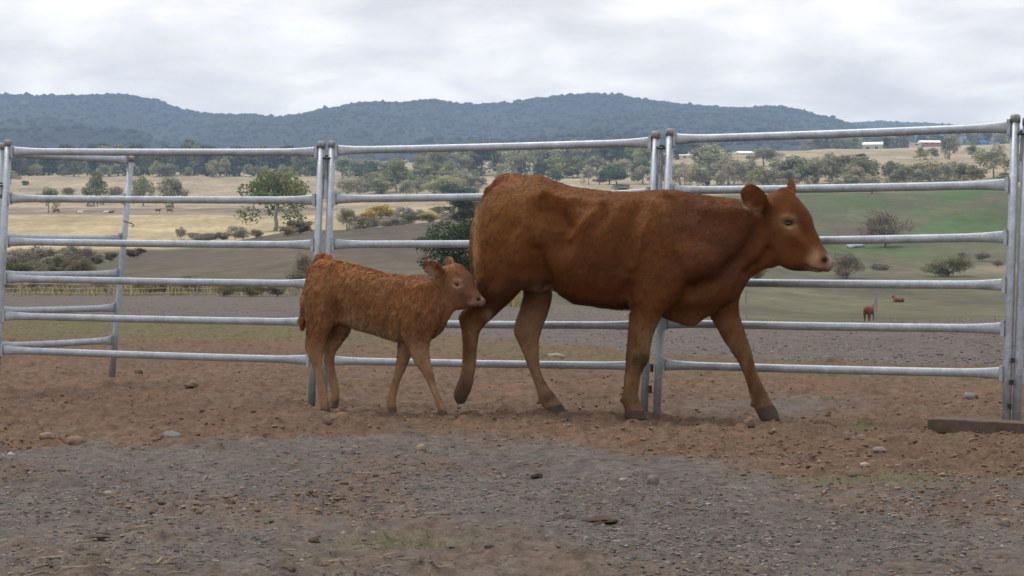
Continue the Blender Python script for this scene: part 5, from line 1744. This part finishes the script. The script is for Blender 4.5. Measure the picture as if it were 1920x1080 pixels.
# ================================================================ cattle far off in the paddocks
def small_beast(pose):
    b = Beast(960, 10.0, 0, 0.022, ((-.75, .95), (-.34, .34), (-.05, 1.05)))
    b.O = np.array([0, 10.0, 0])
    def e(c, r, k=.06): b.ell(c, r, k)
    if pose == "lying":
        e((0, 0, .24), (.52, .26, .25)); e((-.3, 0, .22), (.30, .27, .22)); e((.42, 0, .36), (.2, .13, .16))
        b.chain([(.45, 0, .40), (.60, .0, .56)], [.12, .09], .06)
        b.chain([(.60, 0, .58), (.82, .05, .50)], [.085, .05], .04)
        b.chain([(.3, .2, .08), (.6, .18, .05)], [.07, .05], .04); b.chain([(.3, -.2, .08), (.6, -.18, .05)], [.07, .05], .04)
        b.chain([(-.3, .22, .1), (0, .3, .05)], [.1, .05], .04)
        b.chain([(.58, .07, .62), (.56, .2, .62)], [.03, .025], .02); b.chain([(.58, -.07, .62), (.56, -.2, .62)], [.03, .025], .02)
    else:
        e((0, 0, .68), (.55, .22, .24)); e((-.35, 0, .70), (.24, .2, .23)); e((.38, 0, .70), (.22, .17, .22))
        if pose == "grazing":
            b.chain([(.45, 0, .72), (.68, 0, .36)], [.13, .08], .06); b.chain([(.68, 0, .34), (.76, 0, .08)], [.08, .05], .04)
        else:
            b.chain([(.45, 0, .74), (.64, 0, .92)], [.13, .09], .06); b.chain([(.64, 0, .92), (.86, 0, .80)], [.085, .05], .04)
        for ux_ in (-.42, .36):
            for vy in (-.12, .12):
                b.chain([(ux_, vy, .55), (ux_ + .02, vy, .28), (ux_, vy, -.02)], [.09, .05, .04], .05)
        b.chain([(-.56, 0, .82), (-.62, 0, .45)], [.03, .02], .03)
    b.nets(2)
    return b.to_obj(b.V), b.Q[:, ::-1]


M_FARRED = mat_plain("far_red_hide", (0.13, 0.05, 0.022), 0.7, 0, 0.2, 6)
M_FARWHITE = mat_plain("far_white_hide", (0.62, 0.60, 0.56), 0.7, 0, 0.1, 6)
SB = {p: small_beast(p) for p in ("lying", "grazing", "standing")}
SBM = {(p, m.name): mesh_np("far_cow_" + p, SB[p][0], SB[p][1], m) for p in SB for m in (M_FARRED, M_FARWHITE)}


def far_cow(pose, x, y, wpix, rz, mat, label, cat, d=None):
    d = d or land_dist(x, y)
    X = (x - 960) / F * d
    z = float(H(np.array([X]), np.array([d]))[0])
    t = empty("cow" if cat == "cow" else "calf", (X, d, z), math.radians(rz))
    o = link("body", SBM[(pose, mat.name)], t)
    sc = wpix / F * d / 1.5
    o.scale = (sc,) * 3
    tag(t, label, cat, "cattle far off in the paddocks")


far_cow("standing", 1630, 600, 50, 58, M_FARRED, "red brown calf beside the steel picket in the green paddock", "calf", d=68)
far_cow("lying", 1685, 567, 30, 130, M_FARRED, "red brown calf lying alone in the green paddock, farther from the picket", "calf")
for x_, m_, p_, lb in [(106, M_FARRED, "grazing", "red cow by the foot of the small round tree at far left"), (150, M_FARWHITE, "lying", "white cow under the scrub left of the broad light green gum"),
                       (199, M_FARWHITE, "lying", "white cow in the scrub left of the leaning back post"), (208, M_FARRED, "lying", "red cow right beside the white cow near the leaning back post"),
                       (296, M_FARRED, "standing", "red cow in the scrub band right of the leaning back post"), (318, M_FARRED, "grazing", "darker red cow grazing just right of the other red cow")]:
    far_cow(p_, x_, 399.5, 13, 10, m_, lb, "cow")

# ---------------------------------------------------------------- far buildings and vehicles
def house(label, x, ybase, w, wall_h, roof_h, depth, wallm, roofm, d, rz=0, cat="house", name="house", over=.4, wins=()):
    X = (x - 960) / F * d
    zb = HC - (ybase - 500) / F * d
    t = empty(name, (X, d, zb), math.radians(rz))
    s = d / F
    W, Hh, Rh, D = w * s, wall_h * s, roof_h * s, depth
    mb = MB(); mb.box((0, D / 2, Hh / 2 - 1.0), (W, D, Hh + 2.0)); mb.build("wall", wallm, t)
    mb = MB()
    o = over
    V = [(-W / 2 - o, -o, Hh), (W / 2 + o, -o, Hh), (W / 2 + o, D + o, Hh), (-W / 2 - o, D + o, Hh), (-W / 2 - o, D / 2, Hh + Rh), (W / 2 + o, D / 2, Hh + Rh)]
    V = [(a, b, c + .02) for a, b, c in V]
    mb.add(V, [(0, 1, 5, 4), (2, 3, 4, 5), (0, 4, 3), (1, 2, 5), (3, 2, 1, 0)])
    mb.build("roof", roofm, t)
    for fx, fw, fh, fz in wins:
        mb = MB(); mb.box((fx * W, -.05, fz * Hh), (fw * W, .08, fh * Hh)); mb.build("window", M_GLASS, t)
    return tag(t, label, cat, "farm buildings on the far hillside")


house("pale green farm shed with white roof on the skyline at right", 1636, 281.5, 36, 10.5, 5.5, 9, M_GREENW, M_WHITE, 1190, -14, "shed", "farm_shed", wins=((-.25, .16, .6, .3), (.2, .16, .6, .3)))
house("red walled farmhouse with broad white roof right of the green shed", 1747, 271.5, 34, 4.2, 5.2, 10, M_REDW, M_WHITE, 1190, 4, name="farmhouse", over=1.1, wins=((-.3, .12, .5, .5), (.05, .14, .5, .5), (.33, .1, .5, .5)))
house("low dark roofed lean-to on the left of the red walled farmhouse", 1719, 272.5, 20, 3, 2.4, 6, M_PINKW, M_RUST, 1188, 4, "shed", "lean_to", wins=((0, .3, .6, .5),))
house("pinkish house with white roof among the gums over the cow's neck", 1399, 296, 27, 9, 4.5, 9, M_PINKW, M_WHITE, 1150, 10, wins=((-.25, .14, .4, .5), (.2, .14, .4, .5)))
house("low pink walled house with thin white roof right of the middle double post", 1286, 298, 24, 7, 2.2, 8, M_PINKW, M_WHITE, 1150, -5, wins=((-.1, .16, .4, .5),))
house("tiny white roofed hut among the belt trees left of the other tiny hut", 1043, 298, 7, 3, 1.8, 4, M_PINKW, M_WHITE, 1090, 0, "hut", "hut", .2)
house("tiny white roofed hut among the belt trees nearest the middle double post", 1066, 298, 8, 3, 1.8, 4, M_PINKW, M_WHITE, 1090, 0, "hut", "hut", .2)

mb = MB()
mb.tube([(0, 0, -.5), (0, 0, 1.7), (0, 0, 2.0)], [1.35, 1.35, .5], 16)
o = mb.build("water_tank", M_TANK); d_ = 1160
o.location = ((1501 - 960) / F * d_, d_, HC - (292 - 500) / F * d_)
tag(o, "green plastic water tank on the far skyline over the cow's head", "tank")
mb = MB()
mb.box((0, 0, .5), (4.2, 2.4, 1.2)); mb.tube([(-2.1, 0, 1.1), (2.1, 0, 1.1)], [1.1, 1.1], 12)
o = mb.build("tarpaulin_stack", M_BLUE); d_ = 1150
o.location = ((1843 - 960) / F * d_, d_, HC - (270 - 500) / F * d_)
tag(o, "blue tarpaulin covered stack near the farmhouse at far right", "tarpaulin")


def car(label, x, y, wpix, d, rz, ute=False):
    X = (x - 960) / F * d
    zb = HC - (y - 500) / F * d
    t = empty("parked_car", (X, d, zb), math.radians(rz))
    k = wpix / F * d / 4.4
    mb = MB()
    prof = [(-2.2, .35), (-2.2, .95), (-1.5 if not ute else -.4, 1.0), (-1.2 if not ute else -.3, 1.45), (.4, 1.45), (.95, .98), (2.1, .85), (2.2, .4)]
    V = [(a * k, sy * .85 * k, b * k) for sy in (-1, 1) for a, b in prof]
    n_ = len(prof)
    mb.add(V, [tuple(range(n_)), tuple(range(2 * n_ - 1, n_ - 1, -1))] + [(i, i + n_, (i + 1) % n_ + n_, (i + 1) % n_) for i in range(n_)])
    mb.build("body", M_CARW, t)
    mb = MB(); mb.box((0, 0, 1.2 * k), (1.3 * k, 1.74 * k, .3 * k)); mb.build("window", M_GLASS, t)
    for a in (-1.35, 1.35):
        for sy in (-1, 1):
            mb = MB(); mb.tube([(a * k, sy * .72 * k, .34 * k), (a * k, sy * .9 * k, .34 * k)], [.34 * k] * 2, 12); mb.build("wheel", M_TYRE, t)
    tag(t, label, "car", "parked cars far off")


car("white car parked at the far edge of the tan field by the left tree belt", 465, 332, 15, float(land_dist(465, 333)), 8)
car("white utility parked at the left end of the green farm shed", 1608, 284, 14, 1170, 0, True)

# ---------------------------------------------------------------- stones, clods, gravel, grass
ROCKS = [
    (640, 791, 46, 15, (0.20, 0.13, 0.085), "broad flat brown rock on the dirt below the calf's hind feet"),
    (612, 797, 20, 13, (0.19, 0.14, 0.105), "rounded tan stone left of the broad flat rock below the calf"),
    (88, 822, 26, 11, (0.27, 0.195, 0.145), "pale tan stone nearer the left frame edge of the tan pair"),
    (139, 825, 32, 17, (0.24, 0.165, 0.12), "rounded tan stone right of the pale one at lower left"),
    (320, 821, 40, 13, (0.20, 0.20, 0.205), "flat pale grey rock half buried at the gravel edge, left of centre"),
    (654, 849, 26, 15, (0.20, 0.165, 0.15), "grey brown stone on the gravel below the calf"),
    (791, 847, 22, 12, (0.30, 0.23, 0.165), "yellowish tan stone on the gravel below the calf's front feet"),
    (1406, 800, 24, 17, (0.23, 0.16, 0.115), "pointed tan stone below the cow's leading front hoof"),
    (180, 740, 22, 10, (0.16, 0.12, 0.10), "dark brown clod on the dirt at left, under the bottom rail"),
    (359, 720, 26, 9, (0.22, 0.17, 0.135), "flat tan clod under the left panel near its middle"),
    (258, 690, 18, 11, (0.16, 0.115, 0.09), "brown clod beside the base of the leaning back post"),
    (1042, 667, 40, 10, (0.27, 0.24, 0.22), "flat grey stone seen between the cow's hind legs"),
    (1650, 847, 24, 9, (0.26, 0.22, 0.19), "pale flat stone on the dirt at lower right"),
    (1622, 871, 16, 7, (0.42, 0.38, 0.34), "small whitish stone below the pale flat stone at lower right"),
    (1225, 897, 22, 20, (0.22, 0.18, 0.16), "dark upright stone on the gravel right of centre"),
    (1169, 891, 14, 7, (0.36, 0.34, 0.33), "small pale stone left of the dark upright one"),
    (1006, 881, 30, 9, (0.03, 0.026, 0.024), "blackish flat dung pat on the gravel in the centre foreground"),
    (203, 921, 20, 9, (0.30, 0.27, 0.24), "pale stone in the left foreground gravel"),
    (20, 846, 14, 7, (0.40, 0.39, 0.39), "small whitish stone at the left frame edge"),
    (1820, 738, 26, 12, (0.24, 0.21, 0.20), "grey lumpy stone on the dirt behind the timber plank"),
    (1610, 882, 60, 13, (0.135, 0.10, 0.078), "wide brown earth lump where dirt meets gravel at lower right"),
    (505, 977, 22, 11, (0.13, 0.125, 0.06), "olive dry dung lump in the left centre foreground"),
    (1060, 968, 44, 10, (0.075, 0.055, 0.042), "left of two dark dung lumps in the centre foreground"),
    (1130, 968, 74, 13, (0.08, 0.058, 0.043), "right and larger of two dark dung lumps in the centre foreground"),
    (590, 1006, 22, 9, (0.10, 0.08, 0.065), "dark brown clod low in the left centre foreground"),
    (180, 1004, 46, 8, (0.085, 0.07, 0.055), "dark flat dung streak in the left foreground"),
    (918, 1031, 18, 7, (0.09, 0.085, 0.085), "dark grey stone low in the centre foreground"),
]


def stone_mesh(seed, col, mat, rough=.16, sub=2):
    import bmesh
    bm = bmesh.new()
    bmesh.ops.create_icosphere(bm, subdivisions=sub, radius=1.0)
    Vv = np.array([v.co[:] for v in bm.verts])
    Ff = np.array([[v.index for v in f.verts] for f in bm.faces])
    bm.free()
    nv = vnoise(Vv[:, 0] * 1.6 + seed * 3.1, Vv[:, 1] * 1.6 + Vv[:, 2] * 1.3 + seed, seed) - .5
    nv2 = vnoise(Vv[:, 0] * 4 + seed, Vv[:, 1] * 4 + Vv[:, 2] * 3.3, seed + 1) - .5
    Vv = Vv * (1 + nv * rough * 3.2 + nv2 * rough * 1.6)[:, None]
    Vv[:, 2] = np.where(Vv[:, 2] < -.3, -.3, Vv[:, 2])
    me = mesh_np("stone", Vv, Ff, mat, True, np.tile(np.array(col), (len(Vv), 1)) * (.9 + .3 * (nv2 + .3))[:, None])
    return me


for i, (x, y, w, h, col, lb) in enumerate(ROCKS):
    d = 3080.0 / (y + 2 - 500)
    X = (x - 960) / F * d
    z = float(ground_z(np.array([X]), np.array([d]))[0])
    dung = "dung" in lb
    nm = "dung" if dung else ("clod" if ("clod" in lb or "lump" in lb) else "stone")
    o = link(nm, stone_mesh(40 + i, [c_ * .72 for c_ in col], M_STONE, .3 if dung else .18, 3))
    s = d / F
    o.location = (X, d, z + h * s * .16)
    o.scale = (w * s * .5, w * s * .42, h * s * (.55 if dung else .85))
    tag(o, lb, nm, "loose stones and lumps on the yard ground")


def scatter_stones(n, dmin, dmax, sz, want_gravel, seed, cols, flat=.55):
    r = np.random.default_rng(seed)
    m = n * 4
    d = 1 / np.sqrt(r.uniform(1 / dmax ** 2, 1 / dmin ** 2, m))
    a = r.uniform(-.31, .31, m)
    X, Y = a * d, d
    g, gr_, _, _ = yard_zones(X, Y)
    p = g if want_gravel else (1 - g) * (1 - gr_)
    p = p * np.clip(fbm(X * 1.9, Y * 1.3, 3, seed) * 2.6 - .65, .1, 1)
    keep = np.nonzero(r.uniform(0, 1, m) < p)[0][:n]
    X, Y = X[keep], Y[keep]
    k = len(X)
    s = sz[0] * (sz[1] / sz[0]) ** (r.uniform(0, 1, k) ** 2.6)
    z = ground_z(X, Y)
    S = np.stack([s * r.uniform(.75, 1.35, k), s * r.uniform(.7, 1.2, k), s * flat * r.uniform(.6, 1.3, k)], 1) * .5
    V, Fc = blobs(np.stack([X, Y, z + S[:, 2] * .35], 1), S, r, .28)
    ci = r.integers(0, len(cols), k)
    c = np.array(cols)[ci] * r.uniform(.75, 1.25, (k, 1))
    return V, Fc, np.repeat(c, 12, 0)


GC = [(0.098, 0.094, 0.094), (0.082, 0.082, 0.087), (0.115, 0.104, 0.095), (0.12, 0.093, 0.076), (0.066, 0.063, 0.064), (0.20, 0.188, 0.177), (0.15, 0.145, 0.14)]
DC = [(0.14, 0.09, 0.06), (0.12, 0.076, 0.052), (0.155, 0.105, 0.073), (0.09, 0.058, 0.042), (0.18, 0.14, 0.11)]
V1, F1, C1 = scatter_stones(21000, 5.0, 11.5, (.005, .021), True, 5, GC, .48)
o = link("gravel", mesh_np("gravel", V1, F1, M_STONE, False, C1))
tag(o, "loose grey gravel scattered over the yard foreground", "gravel", kind="stuff")
V2, F2, C2 = scatter_stones(13000, 6.6, 17.0, (.005, .032), False, 6, DC, .6)
o = link("dirt_clods", mesh_np("dirt_clods", V2, F2, M_STONE, False, C2))
tag(o, "loose brown dirt clods scattered over the trampled yard", "clods", kind="stuff")
V3, F3, C3 = scatter_stones(7000, 17.0, 60.0, (.012, .045), True, 8, GC, .5)
o = link("gravel", mesh_np("gravel_far", V3, F3, M_STONE, False, C3))
tag(o, "grey gravel strip crossing behind the cattle panels", "gravel", kind="stuff")


def grass(name, label, n, pick, h, seed, cols):
    r = np.random.default_rng(seed)
    X, Y = pick(r, n)
    k = len(X)
    z = ground_z(X, Y)
    ang = r.uniform(0, 2 * np.pi, k)
    hh = h[0] + (h[1] - h[0]) * r.uniform(0, 1, k) ** 2
    w = hh * r.uniform(.05, .11, k) + .0012
    lean = r.normal(0, .38, (k, 2)) * hh[:, None]
    ca, sa = np.cos(ang) * w, np.sin(ang) * w
    V = np.stack([np.stack([X - ca, Y - sa, z - .004], 1), np.stack([X + ca, Y + sa, z - .004], 1),
                  np.stack([X + lean[:, 0] * .4 + ca * .6, Y + lean[:, 1] * .4 + sa * .6, z + hh * .6], 1),
                  np.stack([X + lean[:, 0] * .4 - ca * .6, Y + lean[:, 1] * .4 - sa * .6, z + hh * .6], 1),
                  np.stack([X + lean[:, 0], Y + lean[:, 1], z + hh], 1)], 1)
    gx = -sa
    gy = ca
    gn = np.stack([sa, -ca, np.zeros(k)], 1)
    back = gn[:, 1] > 0
    V[back] = V[back][:, [1, 0, 3, 2, 4]]
    gn = np.where(back[:, None], -gn, gn)
    gn = gn / (np.linalg.norm(gn, axis=1, keepdims=True) + 1e-9)
    b = (np.arange(k) * 5)[:, None]
    c = np.array(cols)[r.integers(0, len(cols), k)] * r.uniform(.75, 1.25, (k, 1))
    me = mesh_np(name, V.reshape(-1, 3), [b + np.array([[0, 1, 2, 3]]), b + np.array([[3, 2, 4]])], M_LEAF, True, np.repeat(c, 5, 0))
    set_normals(me, np.repeat(gn * .5 + np.array([0, 0, .8]), 5, 0))
    o = link(name, me)
    tag(o, label, "grass", kind="stuff")


def pick_green(r, n):
    m = n * 14
    d = 1 / np.sqrt(r.uniform(1 / 30.0 ** 2, 1 / 5.2 ** 2, m))
    a = r.uniform(-.31, .31, m)
    _, g, _, _ = yard_zones(a * d, d)
    keep = np.nonzero(r.uniform(0, 1, m) < g * 1.2)[0][:n]
    return (a * d)[keep], d[keep]


GG = [(0.12, 0.15, 0.045), (0.15, 0.16, 0.06), (0.20, 0.18, 0.085), (0.10, 0.13, 0.04)]
GD = [(0.26, 0.21, 0.11), (0.20, 0.17, 0.09), (0.16, 0.16, 0.07), (0.30, 0.25, 0.14)]
grass("grass", "sparse short green grass growing in patches on the yard", 9000, pick_green, (.004, .016), 21, GG)


def pick_edge(r, n):
    xp = r.uniform(-60, 1000, n)
    pe_ = np.interp(xp, [600, 900, 1240, 1400], [58, 45, 33, 29.5])
    d = pe_ * r.uniform(.97, 1.12, n)
    kk = r.uniform(0, 1, n) < np.clip(fbm(xp / 22, d / 3, 3, 13) * 3.4 - 1.3, 0.02, 1)
    return ((xp - 960) / F * d)[kk], d[kk]


def pick_edge2(r, n):
    xp = r.uniform(1000, 1960, n)
    pe_ = np.interp(xp, [600, 900, 1240, 1400], [58, 45, 33, 29.5])
    d = pe_ * r.uniform(.985, 1.03, n)
    kk = r.uniform(0, 1, n) < np.clip(fbm(xp / 40, d * 0, 2, 3) * 3 - 1.2, 0, 1)
    return ((xp - 960) / F * d)[kk], d[kk]


grass("grass", "dry yellowish weeds along the far left edge of the gravel", 26000, pick_edge, (.06, .40), 22, GD)
grass("grass", "dry tufts along the stony bank before the green paddock", 1500, pick_edge2, (.02, .11), 23, GD)


def pick_paddock(r, n):
    d = r.uniform(64, 125, n)
    xp = r.uniform(1150, 1980, n)
    return (xp - 960) / F * d, d


# straw and litter on the dirt
def pick_dirt(r, n):
    m = n * 3
    d = 1 / np.sqrt(r.uniform(1 / 16.0 ** 2, 1 / 5.1 ** 2, m))
    a = r.uniform(-.31, .31, m)
    keep = np.nonzero(r.uniform(0, 1, m) < np.clip(fbm(a * d * 1.2, d * .8, 3, 66) * 3 - 1.1, 0, 1))[0][:n]
    return (a * d)[keep], d[keep]


def litter(n, seed):
    r = np.random.default_rng(seed)
    X, Y = pick_dirt(r, n)
    k = len(X)
    z = ground_z(X, Y) + .003
    ang = r.uniform(0, np.pi, k); L = r.uniform(.015, .07, k); w = r.uniform(.0015, .004, k)
    dx, dy = np.cos(ang) * L / 2, np.sin(ang) * L / 2
    nx, ny = -np.sin(ang) * w, np.cos(ang) * w
    dz = r.uniform(-.004, .008, k)
    V = np.stack([np.stack([X - dx - nx, Y - dy - ny, z], 1), np.stack([X + dx - nx, Y + dy - ny, z + dz], 1), np.stack([X + dx + nx, Y + dy + ny, z + dz + .002], 1), np.stack([X - dx + nx, Y - dy + ny, z + .002], 1)], 1)
    cols = np.array([(0.21, 0.165, 0.105), (0.15, 0.112, 0.076), (0.065, 0.05, 0.036), (0.045, 0.036, 0.03)])
    c = cols[r.integers(0, 4, k)]
    o = link("straw_litter", mesh_np("straw_litter", V.reshape(-1, 3), np.arange(k * 4).reshape(-1, 4), M_STONE, False, np.repeat(c, 4, 0)))
    tag(o, "straw and dry dung litter strewn over the yard ground", "litter", kind="stuff")


litter(1000, 31)

# fallen pale branch and bluish rocks on the right hand slope
d_ = land_dist(1786, 512)
mb = MB()
c0 = px(1778, 506, d_ - 1)
mb.tube([px(1778, 506, d_ - 1) - c0, px(1786, 510, d_ - 1.5) - c0, px(1795, 514, d_ - 2) - c0], [.09, .12, .12], 7)
o = mb.build("fallen_branch", M_BARK); o.location = c0
tag(o, "pale fallen branch lying before the wide grey green bush", "branch")
d_ = land_dist(1605, 466)
o = link("boulder", stone_mesh(90, (0.30, 0.34, 0.38), M_STONE, .2, 3)); o.location = ((1604 - 960) / F * d_, d_, float(H(np.array([(1604 - 960) / F * d_]), np.array([d_]))[0]) + .2)
o.scale = (18 / F * d_, 12 / F * d_, 7 / F * d_)
tag(o, "bluish grey boulder on the green slope left of the big brown bush", "boulder")

# ---------------------------------------------------------------- the air
mb = MB()
mb.box((0, 2500, 191), (10500, 5400, 390))
m, n, l, bs = mat_new("haze_air")
n.remove(bs)
pv = N(n, "ShaderNodeVolumePrincipled")
pv.inputs["Color"].default_value = (0.47, 0.68, 1.0, 1)
pv.inputs["Density"].default_value = 0.00017
pv.inputs["Density Attribute"].default_value = ""
pv.inputs["Anisotropy"].default_value = 0.0
l.new(pv.outputs[0], n["Material Output"].inputs["Volume"])
o = mb.build("haze", m)
tag(o, kind="stuff")
